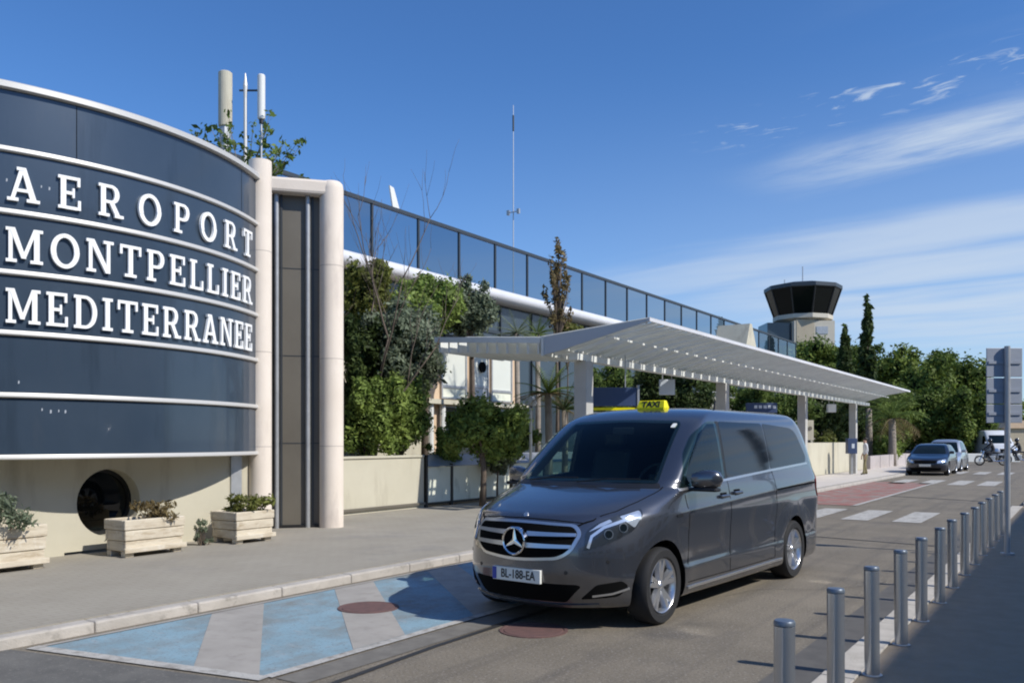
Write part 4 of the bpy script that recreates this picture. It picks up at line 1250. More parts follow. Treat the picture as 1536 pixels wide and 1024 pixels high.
# roof top white gable
k_ = MB(); gx, gy = at(1127, 52)
k_.prism([(-1.2, 0), (1.3, 0), (.12, 1.9), (-.25, 1.9)], lambda u, v, d: (gx - d, gy + u, 6.75 + v * 1.0), 0, 2)
o = k_.build('gable', M['cream']); tag(o, 'small pointed cream gable rising behind the far end of the canopy', 'gable')
k_ = MB(); gy = at_X(590, -20.02)[1]
k_.prism([(-.05, -.02), (.30, -.02), (.0, .66), (-.22, .70)], lambda u, v, d: (-20.02 + d, gy + u, 9.70 + v), -.03, .03)
o = k_.build('fin', M['white_frame'], bevel=.01); tag(o, 'white slanted fin standing up from the rail of the glass balustrade', 'fin')
# aerial mast behind the terminal
ms_ = thing('radio_mast', 'very thin grey radio mast far behind the terminal', 'mast', (*at(770, 110), 0))
zt_ = zat(158, 110)
MB().tube([(0, 0, 0), (0, 0, zt_ * .75), (0, 0, zt_)], [.09, .07, .04], 6).build('pole', M['galv'], ms_)
mb = MB(); z1 = zat(318, 110); mb.box(-.9, .9, -.05, .05, z1 - .05, z1 + .05); mb.box(-.95, -.6, -.15, .15, z1 - .3, z1 + .3); mb.box(.6, .95, -.15, .15, z1 - .3, z1 + .3)
mb.build('aerial', M['galv'], ms_); z1 = zat(185, 110)
MB().tube([(0, 0, z1 - 1), (0, 0, z1 + 1)], .12, 8).build('beacon', M['mullion'], ms_)

# ================================================================ louvred canopy
M['louvre'] = mat('pale_grey_metal', (.72, .73, .69), .5, .0, var=(.60, .61, .58), scale=2)
M['louvre_top'] = mat('canopy_sheet', (.58, .60, .58), .55)
lt = M['louvre_top'].node_tree; b_ = lt.nodes['Principled BSDF']; t_ = lt.nodes.new('ShaderNodeBsdfTranslucent'); t_.inputs[0].default_value = (.78, .80, .76, 1)
x_ = lt.nodes.new('ShaderNodeMixShader'); x_.inputs[0].default_value = .45
lt.links.new(b_.outputs[0], x_.inputs[1]); lt.links.new(t_.outputs[0], x_.inputs[2]); lt.links.new(x_.outputs[0], lt.nodes['Material Output'].inputs[0])
cp = thing('canopy', 'long pale metal louvred canopy on square concrete posts along the kerb', 'canopy', (-8.75, 15.5, 0))
def cpp(n, mb, m, **k):
    o = mb.build(n, m, cp, **k); o.matrix_parent_inverse = Matrix.Translation((8.75, -15.5, 0)); return o
cy0, cy1 = 15.0, 44.0
PR_ = [(-9.32, 3.34), (-9.32, 3.72), (-6.92, 3.92), (-6.92, 3.86), (-8.6, 3.34)]
mb = MB(); y = cy0 + .12
while y < cy1 - .1:
    mb.prism([(-9.26, 3.37), (-9.26, 3.69), (-6.96, 3.905), (-6.96, 3.87), (-7.8, 3.74), (-8.9, 3.42)], lambda u, v, d: (u, d, v), y, y + (.035 if int(y * 10) % 3 else .06)); y += .30
cpp('louvre_blades', mb, M['louvre'])
mb = MB()
for X, zb_ in ((-8.9, 3.44), (-7.85, 3.62)):
    mb.box(X - .02, X + .02, cy0 + .05, cy1 - .05, zb_ - .0, zb_ + .04)
cpp('purlin', mb, M['louvre'])
mb = MB()
zr = lambda X: 3.94 - (-6.90 - X) * .082
def rf(xa, xb, ya, yb): mb.face([(xa, ya, zr(xa)), (xb, ya, zr(xb)), (xb, yb, zr(xb)), (xa, yb, zr(xa))])
rf(-6.99, -6.90, cy0, cy1); rf(-9.34, -9.27, cy0, cy1)
y = cy0
while y < cy1 - .1:
    g_ = rnd.choice((.10, .14, .18, .22)); rf(-9.27, -6.99, y, y + .60 - g_); y += .60
cpp('roof_sheet', mb, M['louvre_top'])
cpp('front_beam', MB().box(-6.945, -6.90, cy0 + .001, cy1 - .001, 3.865, 3.932), M['white_pipe'])
cpp('back_beam', MB().box(-9.34, -9.275, cy0 + .001, cy1 - .001, 3.34, 3.733), M['louvre'])
cpp('beam', MB().box(-8.85, -8.65, cy0 + .3, cy1 - .3, 3.25, 3.38), M['louvre'])
mb = MB(); mb.prism([(-9.27, 3.36), (-9.27, 3.735), (-6.96, 3.925), (-6.96, 3.865), (-8.9, 3.42)], lambda u, v, d: (u, d, v), cy0 + .02, cy0 + .05)
cpp('end_plate', mb, mat('blue_grey_end_plate', (.44, .47, .50), .5))
# fold over the entrance
wx0, wx1, wy1 = -12.15, -9.36, 17.6
mb = MB(); x = wx0 + .1
while x < wx1 - .05:
    zt0 = 3.72 + (-9.34 - x) * .068
    mb.box(x, x + .045, 15.04, wy1 - .05, zt0 - .34, zt0 - .02); x += .26
cpp('louvre_blades', mb, M['louvre'])
mb = MB(); zr2 = lambda X: 3.73 + (-9.34 - X) * .068
for xa, xb, ya, yb in ((wx0, wx1, 16.1, wy1), (-11.3, wx1, 15, 16.1)): mb.face([(xa, ya, zr2(xa)), (xb, ya, zr2(xb)), (xb, yb, zr2(xb)), (xa, yb, zr2(xa))])
cpp('roof_sheet', mb, M['louvre_top'])
for yy in (15.0, wy1 - .05):
    mb = MB(); mb.prism([(wx0, 3.60 + .19), (wx1, 3.60), (wx1, 3.72), (wx0, 3.72 + .19)], lambda u, v, d: (u, d, v), yy, yy + .035); cpp('edge_beam', mb, M['louvre'])
M['post'] = mat('grey_concrete_post', (.42, .41, .38), .85, var=(.48, .47, .44), scale=2.5, bump=.1, bscale=60)
for y in (15.75, 24.0, 32.4, 40.7):
    cpp('post', MB().box(-8.90, -8.60, y - .15, y + .15, PZ - .02, 3.248), M['post'], bevel=.015)

def hang(px0, px1, py0, py1, t, name, label, cat, m, frame=None, th=.12, wire=None, kids=None):
    x0, y0 = at(px0, t); x1, y1 = at(px1, t)
    cx, cy = (x0 + x1) / 2, (y0 + y1) / 2; w_ = math.hypot(x1 - x0, y1 - y0) / 2; z0, z1 = zat(py1, t), zat(py0, t)
    o = thing(name, label, cat, (cx, cy, z0), YAW)
    MB().box(-w_, w_, -th / 2, th / 2, 0, z1 - z0).build('panel', m, o, bevel=.01)
    if frame: MB().box(-w_ - .05, -w_ - .003, -th / 2 - .02, th / 2 + .02, -.05, z1 - z0 + .05).build('frame', frame, o); MB().box(w_ + .003, w_ + .05, -th / 2 - .02, th / 2 + .02, -.05, z1 - z0 + .05).build('frame', frame, o)
    if wire:
        for s in (-.6, .6): MB().tube([(s * w_, 0, z1 - z0 - .01), (s * w_, 0, wire - z0)], .014, 6).build('hanger', M['galv'], o)
    return o, w_, z1 - z0
M['sign_blue'] = mat('dark_blue_sign', (.035, .06, .13), .4, var=(.045, .07, .15), scale=3)
M['sign_white'] = mat('pale_sign', (.55, .60, .66), .5)
o, w_, h_ = hang(869, 955, 581, 609, 19.0, 'display_board', 'long dark blue display board under the near end of the canopy', 'sign', M['sign_blue'], M['galv'], .14, 3.5)
MB().box(-w_, w_, -.06, .06, -.09, -.035).build('strip_light', M['yellow'], o)
MB().box(-w_, w_, -.05, .05, -.20, -.13).build('lower_rail', M['white_frame'], o)
hang(989, 1012, 569, 592, 22.5, 'hanging_sign', 'small pale square sign hanging under the canopy, nearest to the van roof sign', 'sign', M['sign_white'], None, .10, 3.5)
o, w_, h_ = hang(1119, 1165, 604, 619, 27.5, 'information_board', 'dark blue board with a line of white marks, standing behind the van roof', 'sign', M['sign_blue'], None, .12)
mb = MB()
for k in range(5): mb.box(-w_ * .5 + k * w_ * .3, -w_ * .5 + k * w_ * .3 + w_ * .2, -.068, -.062, h_ * .45, h_ * .75)
mb.build('white_marks', M['sign_white'], o)
zb_ = zat(619, 27.5); MB().box(-w_ * .8, -w_ * .7, -.04, .04, PZ - zb_, 0).build('leg', M['galv'], o); MB().box(w_ * .7, w_ * .8, -.04, .04, PZ - zb_, 0).build('leg', M['galv'], o)
hang(1241, 1253, 606, 618, 36, 'hanging_sign', 'tiny white box sign hanging between the last two canopy posts', 'sign', M['white_frame'], None, .2, 3.5)
o, w_, h_ = hang(1209, 1220, 630, 660, 32.0, 'notice_board', 'cream notice board with a dark emblem fixed beside the third canopy post', 'sign', M['cream'], None, .08)
mb = MB(); mb.lathe([(.002, 0), (w_ * .55, 0), (w_ * .55, .01), (.002, .01)], 'z', 12, Matrix.Translation((0, -.051, h_ * .6)) @ Matrix.Rotation(rad(90), 4, 'X')); mb.build('emblem', M['bronze'], o)
o, w_, h_ = hang(1270, 1284, 657, 680, 38.0, 'ticket_box', 'dark blue box with a white mark on the last canopy post', 'box', M['sign_blue'], None, .3)
MB().box(-w_ * .2, w_ * .4, -.157, -.152, h_ * .35, h_ * .65).build('white_mark', M['sign_white'], o)
MB().box(-w_ * .15, w_ * .25, -.05, .15, PZ - zat(680, 38), .0).build('post', M['galv'], o)
mb = MB(); mb.box(-9.85, -9.6, 33, 47, 0, 1.5); o = mb.build('low_wall', M['cream'], bevel=.01); tag(o, 'sunlit cream wall under the far end of the canopy', 'wall')
mb = MB()
for k in range(6): mb.box(-9.5, -9.3, 47.2 + k * 2.6, 49.7 + k * 2.6, 0, .78)
o = mb.build('grey_wall', mat('lilac_grey_wall', (.40, .36, .34), .85, var=(.46, .41, .39), scale=2)); tag(o, 'low pinkish grey wall beside the far parked car', 'wall')

# ================================================================ control tower
M['tower_glass'] = mat('tower_black_glass', (.006, .008, .008), .12, spec=.25)
M['tower_wall'] = mat('tower_beige_concrete', (.50, .46, .38), .85, var=(.56, .52, .43), scale=.5)
TT = 110; tx, ty = at(1204, TT); S_ = TT / 1286
tw = thing('control_tower', 'airport control tower with a flared black glass cab on a beige shaft', 'tower', (tx, ty, 0), YAW)
zc0, zc1 = zat(475, TT), zat(437, TT)
def octo(r, z, n=10): return [(r * math.cos(2 * PI * (k + .5) / n), r * math.sin(2 * PI * (k + .5) / n), z) for k in range(n)]
mb = MB(); mb.quadgrid([octo(41 * S_, zc0), octo(54 * S_, zc1)], True); mb.build('cab_glass', M['tower_glass'], tw)
mb = MB()
for k in range(10):
    a, b = Vector(octo(41.3 * S_, zc0)[k]), Vector(octo(54.3 * S_, zc1)[k]); MB().tube([a, b], .10, 4).build('cab_mullion', M['black_plastic'], tw)
mb = MB(); mb.quadgrid([octo(54.5 * S_, zc1 - .1), octo(56 * S_, zc1), octo(56 * S_, zc1 + .45), octo(40 * S_, zc1 + .75), octo(.1, zc1 + .8)], True); mb.build('cab_roof', M['mullion'], tw)
mb = MB(); mb.quadgrid([octo(30 * S_, zc0 - .9), octo(43 * S_, zc0 - .55), octo(43 * S_, zc0 - .02), octo(38 * S_, zc0 + .0)], True); mb.build('gallery', M['tower_wall'], tw)
zb_ = 0
MB().box(-24 * S_, 35 * S_, -3, 3, 0, zc0 - .9).build('shaft', M['tower_wall'], tw)
MB().box(-60 * S_, -24.3 * S_, -2, 2, 0, zat(487, TT)).build('annex', M['glazing'], tw)
MB().box(8 * S_, 25 * S_, -3.06, -3.005, zat(505, TT), zat(494, TT)).build('window', M['galv'], tw)
mb = MB(); mb.box(-21 * S_, 5 * S_, -3.05, -3.005, zat(517, TT), zat(484, TT)); mb.build('panel', M['cream_dark'], tw)
MB().tube([(0, 0, zc1 + .7), (0, 0, zc1 + 3.2)], .07, 6).build('aerial', M['galv'], tw)
MB().tube([(-2, 1, zc1 + .7), (-2, 1, zc1 + 1.7)], .06, 6).build('aerial', M['galv'], tw)

# ================================================================ bollards
M['steel'] = mat('brushed_steel', (.62, .62, .62), .24, .80, var=(.50, .51, .52), scale=7, stretch=(1, 1, .25))
def bollard():
    t = thing('bollard', None, 'bollard', (-1.2, 4.11, 0), 0, 'round steel bollards along the kerb')
    MB().lathe([(.05, .006), (.064, .005), (.066, 0)], 'z', 24).build('base_ring', M['galv'], t)
    po = MB().tube([(0, 0, 0), (0, 0, .25), (0, 0, .50), (0, 0, .705)], .049, 32).build('post', M['steel'], t); autosmooth(po, 50)
    mb = MB(); mb.lathe([(.047, .7055), (.050, .709), (.050, .722), (.045, .731), (.002, .734)], 'z', 32)
    cp_ = mb.build('cap', mat('bollard_cap', (.16, .19, .23), .4, .5), t); autosmooth(cp_, 40)
    return t
p0 = bollard()
ordn = ['nearest', 'second', 'third', 'fourth', 'fifth', 'sixth', 'seventh', 'eighth', 'ninth', 'tenth', 'eleventh', 'twelfth', 'thirteenth']
for i in range(13):
    o = p0 if i == 0 else copy_tree(p0)
    o.location = (-1.2 + rnd.uniform(-.008, .008), 4.11 + 1.035 * i + rnd.uniform(-.015, .015), .017); o.rotation_euler = (rad(rnd.uniform(-.6, .6)), rad(rnd.uniform(-.6, .6)), rad(-5 + rnd.uniform(-2, 2)))
    o['label'] = ['round steel bollard nearest to the camera, cut by the picture edge', None][0] if i == 0 else \
        ('round steel bollard, %s in the row counted from the camera' % ordn[i])

# ================================================================ road sign seen from behind
sx, sy = at(1511, 11.9); sp = thing('road_sign', 'tall steel post with three grey sign plates seen from behind, among the last bollards', 'sign', (sx, sy, 0), YAW)
o = MB().tube([(0, 0, 0), (0, 0, zat(519, 11.9))], .038, 14).build('pole', M['galv'], sp); autosmooth(o, 50)
M['sign_back'] = mat('grey_sign_back', (.34, .37, .43), .45, .2, var=(.38, .41, .46), scale=3)
for a, b in ((521, 565), (566, 605), (606, 634)):
    z1, z0 = zat(a, 11.9), zat(b, 11.9)
    pl = MB().box(-.262, .235, .045, .062, z0 + .002, z1 - .002).build('sign_plate', M['sign_back'], sp, bevel=.004)
    MB().box(-.24, .21, .030, .044, (z0 + z1) / 2 - .02, (z0 + z1) / 2 + .02).build('bracket', M['sign_back'], pl)
MB().tube([(0, 0, 0.0), (0, 0, .04)], .09, 14).build('base_plate', M['galv'], sp)

# ================================================================ office block on the right (casts the shade)
hb = (9.5 + 1.30) * math.tan(SUN_EL) / math.sqrt(1 - .099 ** 2 * 0)
ob = thing('office_block', 'long pale office block facing the road from the right, outside the picture', 'building', (14, 2, 0))
def obp(n, mb, m, parent=None):
    o = mb.build(n, m, parent or ob)
    if parent is None: o.matrix_parent_inverse = Matrix.Translation((-14, -2, 0))
    return o
obp('wall', MB().box(9.5, 19, -22, 24.6, 0, hb), mat('pale_facade', (.68, .66, .60), .8, var=(.74, .72, .66), scale=.5))
for k in range(14):
    for z in (1.0, 4.2):
        y = -20 + k * 3.2
        f = obp('window', MB().box(9.44, 9.498, y, y + 1.9, z, z + 1.7), M['white_frame'])
        obp('pane', MB().box(9.425, 9.438, y + .08, y + 1.82, z + .08, z + 1.62), M['glass_dark'], f)
# ================================================================ vegetation
rng = np.random.default_rng(11)
def leafmat(name, c1, c2, scale=1.2, transl=.42):
    m = bpy.data.materials.new(name); m.use_nodes = True
    nt = m.node_tree; b = nt.nodes['Principled BSDF']; b.inputs['Roughness'].default_value = .6; b.inputs['Specular IOR Level'].default_value = .25
    g = nt.nodes.new('ShaderNodeNewGeometry')
    n = nt.nodes.new('ShaderNodeTexNoise'); n.inputs['Scale'].default_value = scale; n.inputs['Detail'].default_value = 5
    nt.links.new(g.outputs['Position'], n.inputs['Vector'])
    r = nt.nodes.new('ShaderNodeValToRGB'); r.color_ramp.elements[0].position = .35; r.color_ramp.elements[1].position = .65
    r.color_ramp.elements[0].color = (*c1, 1); r.color_ramp.elements[1].color = (*c2, 1)
    nt.links.new(n.outputs['Fac'], r.inputs['Fac'])
    hsv = nt.nodes.new('ShaderNodeHueSaturation'); nt.links.new(r.outputs['Color'], hsv.inputs['Color'])
    mr = nt.nodes.new('ShaderNodeMapRange'); mr.inputs['To Min'].default_value = .6; mr.inputs['To Max'].default_value = 1.45
    nt.links.new(g.outputs['Random Per Island'], mr.inputs['Value']); nt.links.new(mr.outputs['Result'], hsv.inputs['Value'])
    nt.links.new(hsv.outputs['Color'], b.inputs['Base Color'])
    t = nt.nodes.new('ShaderNodeBsdfTranslucent'); nt.links.new(hsv.outputs['Color'], t.inputs['Color'])
    mx = nt.nodes.new('ShaderNodeMixShader'); mx.inputs[0].default_value = transl
    nt.links.new(b.outputs[0], mx.inputs[1]); nt.links.new(t.outputs[0], mx.inputs[2])
    nt.links.new(mx.outputs[0], nt.nodes['Material Output'].inputs[0])
    return m
L_bright = leafmat('bright_green_leaves', (.15, .22, .05), (.29, .37, .09), 2.0)
L_green = leafmat('green_leaves', (.09, .14, .03), (.17, .23, .055), 1.5)
L_olive = leafmat('olive_leaves', (.12, .13, .035), (.20, .22, .05), 1.2)
L_grey = leafmat('grey_green_leaves', (.13, .165, .10), (.24, .28, .19), 1.8)
L_dark = leafmat('dark_green_leaves', (.04, .065, .02), (.085, .12, .035), 1.0)
L_pine = leafmat('pine_needles', (.075, .12, .022), (.18, .23, .045), .25, .3)
L_brown = leafmat('brownish_leaves', (.15, .11, .05), (.24, .19, .09), 3)
M['bark'] = mat('bark', (.10, .075, .055), .95, var=(.16, .125, .095), scale=6, bump=.5, bscale=30)
M['bark_pale'] = mat('pale_bark', (.24, .20, .16), .95, var=(.32, .28, .23), scale=6, bump=.5, bscale=30)
M['core'] = mat('crown_shade', (.012, .02, .008), .95, spec=0.05)  # near-black colour standing in for the shade deep inside the crowns

def leaf_mesh(name, P, size, m, parent, aspect=.5, up=.0, nrm=None):
    """one small diamond leaf at every point of P"""
    n = len(P)
    d = rng.normal(size=(n, 3)); 
    if nrm is not None: d = d * .6 + nrm
    d /= np.linalg.norm(d, axis=1)[:, None] + 1e-9
    a = rng.normal(size=(n, 3)); a[:, 2] += up
    a -= d * (a * d).sum(1)[:, None]; a /= np.linalg.norm(a, axis=1)[:, None] + 1e-9
    b = np.cross(d, a)
    s = size * np.clip(rng.lognormal(-.12, .38, n), .4, 2.2)[:, None]
    V = np.stack([P - a * s, P + b * s * aspect - a * s * .1, P + a * s, P - b * s * aspect + a * s * .1], 1).reshape(-1, 3)
    me = bpy.data.meshes.new(name)
    me.vertices.add(4 * n); me.vertices.foreach_set('co', V.astype(np.float32).ravel())
    me.loops.add(4 * n); me.loops.foreach_set('vertex_index', np.arange(4 * n, dtype=np.int32))
    me.polygons.add(n); me.polygons.foreach_set('loop_start', np.arange(0, 4 * n, 4, dtype=np.int32))
    me.materials.append(m); me.update(calc_edges=True)
    o = bpy.data.objects.new(name, me); C.objects.link(o); o.parent = parent
    return o
def clump_points(cl, n):
    """n points in the outer parts of the ellipsoid clumps [(cx,cy,cz,rx,ry,rz)], with normals"""
    cl = np.array(cl, float); w_ = (cl[:, 3] * cl[:, 5]); w_ = w_ / w_.sum()
    k = rng.choice(len(cl), n, p=w_)
    d = rng.normal(size=(n, 3)); d /= np.linalg.norm(d, axis=1)[:, None]
    r = rng.uniform(.35, 1.08, n) ** .6; r[rng.random(n) < .14] *= 1.34
    return cl[k, :3] + d * cl[k, 3:6] * r[:, None], d
def shape_clumps(shape, R, H, nc):
    """clumps for a crown of radius R, height H standing on z=0"""
    out = []
    if shape == 'round':
        for i in range(nc):
            d = rng.normal(size=3); d /= np.linalg.norm(d)
            q = rng.uniform(.30, .92); s = rng.uniform(.15, .36)
            q = (1 - s) * rng.uniform(.45, 1.22) ; out.append((d[0] * R * q, d[1] * R * q, H / 2 + d[2] * H / 2 * q, R * s, R * s, H / 2 * s * 1.05))
        out.append((0, 0, H * .5, R * .55, R * .55, H * .32))
    elif shape == 'cone':
        for i in range(nc):
            h = rng.uniform(0.03, .97); rr = R * (1 - h) ** .62 * (.55 + .45 * min(1, h * 6)); a = rng.uniform(0, 2 * PI)
            out.append((rr * .5 * math.cos(a), rr * .5 * math.sin(a), h * H, max(rr * .55, R * .12), max(rr * .55, R * .12), H * .09))
    elif shape == 'umbrella':
        for i in range(nc):
            a = rng.uniform(0, 2 * PI); q = rng.uniform(0, .85) ** .6
            z = H * (.45 + .35 * (1 - q * q)) + rng.normal() * H * .06; s = rng.uniform(.18, .32)
            out.append((R * q * math.cos(a), R * q * math.sin(a), z, R * s, R * s, H * s * .9))
            if i % 3 == 0: out.append((R * q * math.cos(a), R * q * math.sin(a), z - H * .35, R * s, R * s, H * s))
    elif shape == 'wisp':
        for i in range(nc):
            h = rng.uniform(.15, 1); rr = R * (1.05 - .75 * h) * rng.uniform(.2, 1); a = rng.uniform(0, 2 * PI)
            out.append((rr * math.cos(a), rr * math.sin(a), h * H, R * .13, R * .13, H * .085))
    elif shape == 'flat':
        for i in range(nc):
            a = rng.uniform(-.80, .80); e = math.sqrt(1 - a * a * .8); s = rng.uniform(.16, .30)
            out.append((R * a * CA, R * a * SA + rng.uniform(-.3, .3) * R, H * (.5 + rng.uniform(-.36, .36) * e), R * s, R * s, H * s * .75))
    elif shape == 'box':
        for i in range(nc):
            out.append((rng.uniform(-.8, .8) * R, rng.uniform(-.5, .5) * R, H * rng.uniform(.15, .85), R * .28, R * .28, H * .2))
    return out
def tree(name, label, cat, px0, px1, py0, py1, t, zb, m, leaf, n, shape='round', nc=16, group=None, trunk=.08, limbs=6, bark=None, aspect=.5, core=True, loc=None, squash=1.0):
    """a tree or shrub whose crown spans the given picture box when seen at depth t; stands on height zb"""
    cx, cy = loc or at((px0 + px1) / 2, t)
    R = (px1 - px0) / 2 / 1286 * t; z1, z0 = zat(py0, t), zat(py1, t); H = z1 - z0
    o = thing(name, label, cat, (cx, cy, zb), 0 if shape == 'flat' else rng.uniform(0, 6), group)
    cl = [(a, b, c + z0 - zb, rx, ry * squash, rz) for a, b, c, rx, ry, rz in shape_clumps(shape, R, H, nc)]
    P, nr = clump_points(cl, n)
    keep = P[:, 2] > .02; P, nr = P[keep], nr[keep]
    leaf_mesh('crown', P, leaf, m, o, aspect, nrm=nr * 1.0)
    if core:
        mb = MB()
        for c in cl: mb.blob(c[:3], c[3] * .5, c[4] * .5, c[5] * .5, 7, 5)  # dark blobs painting the shade between the leaves
        c_ = mb.build('shade_core', M['core'], o)
    if trunk and z0 - zb + H * .3 > .05:
        zc = z0 - zb + H * .5
        pts = [(0, 0, -.05), (R * .04, 0, zc * .4), (-R * .03, R * .04, zc * .8), (0, 0, zc + H * .2)]
        tb_ = MB().tube(pts, [trunk, trunk * .8, trunk * .6, trunk * .25], 9)
        for c in cl[:limbs]:
            s = Vector((0, 0, min(zc * .75, max(.1, c[2] - .3 * H)))); e = Vector(c[:3])
            tb_.tube([s, (s + e) / 2 + Vector((0, 0, .05 * H)), e], [trunk * .45, trunk * .3, trunk * .1], 6)
        tb_.build('trunk', bark or M['bark'], o, smooth=True)
    return o
# behind the low wall, right of the gateway
tree('overhanging_shrub', 'bright green shrub spilling over the cream low wall next to the concrete column', 'shrub', 503, 592, 556, 700, 18.6, .06, L_bright, .045, 11000, 'round', 34, 'green shrubs over the low wall', .04)
tree('overhanging_shrub', 'bright green shrub over the right end of the cream low wall', 'shrub', 560, 648, 560, 694, 19.5, .06, L_bright, .045, 11000, 'round', 34, 'green shrubs over the low wall', .04)
tree('evergreen_tree', 'grey green tufted tree behind the bright shrubs, in front of the cream annexe', 'tree', 532, 668, 445, 590, 20.6, .06, L_grey, .055, 14000, 'round', 40, None, .10)
tree('evergreen_tree', 'dark thicket tree directly right of the tall concrete column', 'tree', 500, 585, 470, 600, 20.2, .06, L_dark, .06, 8000, 'round', 24, None, .09)
tree('olive_tree', 'olive yellow tree below the white ledge beside the concrete column', 'tree', 495, 610, 380, 530, 22.6, .06, L_olive, .060, 12000, 'round', 36, None, .12)
tree('olive_tree', 'lighter green tree under the white ledge, left of the dark rounded bush', 'tree', 568, 706, 405, 520, 23.6, .06, L_bright, .060, 12000, 'round', 36, None, .12)
tree('dark_shrub', 'dark thicket filling the gap behind the grey green tufted tree', 'shrub', 505, 660, 490, 640, 21.6, .06, L_dark, .07, 9000, 'box', 30, None, .05, loc=None)
tree('rounded_tree', 'dark rounded tree in front of the terminal, left above the canopy wing', 'tree', 664, 752, 415, 520, 24.5, .06, L_grey, .055, 9000, 'round', 30, None, .10)
tree('sparse_tree', 'thin sparse brownish tree rising before the glass balustrade above the canopy', 'tree', 806, 866, 368, 505, 26.0, .06, L_brown, .060, 1300, 'wisp', 60, None, .07, 30, core=False)
tree('feathery_shrub', 'low yellow green shrub at the foot of the sparse tree', 'shrub', 826, 876, 478, 512, 26.6, .06, L_olive, .05, 1800, 'round', 10, None, .03)
tree('clipped_tree', 'clipped green tree on a bare trunk in front of the panel fence', 'tree', 655, 792, 596, 690, 19.5, PZ, L_bright, .045, 15000, 'flat', 40, None, .085, squash=.7)
tree('fence_shrub', 'low bright bush behind the pale green fence panels, left of the clipped tree trunk', 'shrub', 640, 705, 640, 712, 20.6, .06, L_bright, .045, 5000, 'round', 18, None, .03)
tree('fence_shrub', 'low grey green bush behind the fence right of the clipped tree trunk', 'shrub', 712, 780, 655, 712, 21.0, .06, L_grey, .045, 4500, 'round', 18, None, .03)
tree('clipped_tree', 'green bush right of the clipped tree, behind the panel fence', 'shrub', 725, 812, 615, 700, 21.4, .06, L_green, .050, 7000, 'round', 22, None, .04)
for (a, b, c, d_, t, mm, lab) in (
        (855, 965, 530, 650, 31, L_green, 'green tree behind the dark blue display board'),
        (915, 1035, 530, 650, 37, L_dark, 'dark tree behind the small pale hanging sign'),
        (985, 1075, 545, 650, 36, L_dark, 'dark green tree left of the second canopy post'),
        (1040, 1100, 560, 590, 48, L_green, 'green tree top above the small cream building under the canopy'),
        (1080, 1175, 560, 650, 40, L_green, 'green tree behind the dark blue information board'),
        (1130, 1225, 575, 665, 44, L_green, 'broad green tree left of the third canopy post'),
        (1200, 1275, 585, 672, 54, L_dark, 'dark tree between the third and fourth canopy posts'),
        (1245, 1320, 585, 680, 58, L_dark, 'dark tree behind the fourth canopy post')):
    tree('garden_tree', lab, 'tree', a, b, c, d_, t, .06, mm, .065 * t / 35, 8000, 'round', 30, 'trees behind the canopy', .12)
tree('hedge', 'green bush above the low grey wall beside the palm', 'shrub', 1303, 1358, 652, 690, 51, .06, L_bright, .09, 2600, 'round', 12, None, .05)
tree('hedge', 'yellowish shrub above the cream wall under the canopy', 'shrub', 1218, 1268, 645, 672, 49, .06, L_olive, .09, 2200, 'box', 12, None, .05)
# small cream house under the canopy
o = thing('garden_house', 'small cream building glimpsed between the trees under the canopy', 'building', (*at(1092, 46), 0), YAW)
MB().box(-1.6, 1.7, 0, 2, 0, zat(590, 46)).build('wall', M['cream'], o)
MB().box(-1.7, 1.8, -.1, 2.1, zat(590, 46), zat(587, 46)).build('roof', M['white_frame'], o)
# umbrella pines, cypresses
pine_lab = ['umbrella pine at the left end of the wood, below the control tower', 'umbrella pine right behind the two tall cypresses', 'high umbrella pine right of the cypresses', 'umbrella pine above the dark parked car, crown against the sky',
            'umbrella pine in the dip of the skyline', 'umbrella pine left of the road sign, crown against the sky', 'dark pine low behind the palm', 'dark pine directly behind the parked cars', 'pine with drooping boughs left of the white van',
            'umbrella pine seen on either side of the road sign', 'pine behind the last canopy post']
for (box, lab) in zip(((1150, 1275, 510, 610, 92), (1230, 1350, 510, 625, 95), (1290, 1405, 512, 640, 90), (1335, 1440, 526, 670, 84), (1378, 1465, 526, 660, 96), (1408, 1495, 528, 680, 84),
                       (1290, 1372, 575, 690, 68), (1330, 1440, 575, 694, 72), (1400, 1490, 575, 692, 70), (1470, 1545, 590, 670, 110), (1240, 1300, 560, 680, 74)), pine_lab):
    a, b, c, d_, t = box
    tree('umbrella_pine', lab, 'tree', a, b, c, d_, t, .0, L_pine, .0019 * t, 17000, 'round', 46, 'pines beyond the canopy', .25, 6, aspect=.55)
for (a, b, c, d_, t, lab) in ((1254, 1282, 486, 590, 72, 'shorter dark cypress left of the tall one'), (1285, 1317, 450, 600, 70, 'tall dark cypress with a bent tip right of the control tower'), (1069, 1092, 478, 560, 60, 'small dark cypress poking up in front of the balustrade')):
    tree('cypress', lab, 'tree', a, b, c, d_, t, 0, L_dark, .0030 * t, 4500, 'cone', 40, 'dark cypresses', .2, 0)
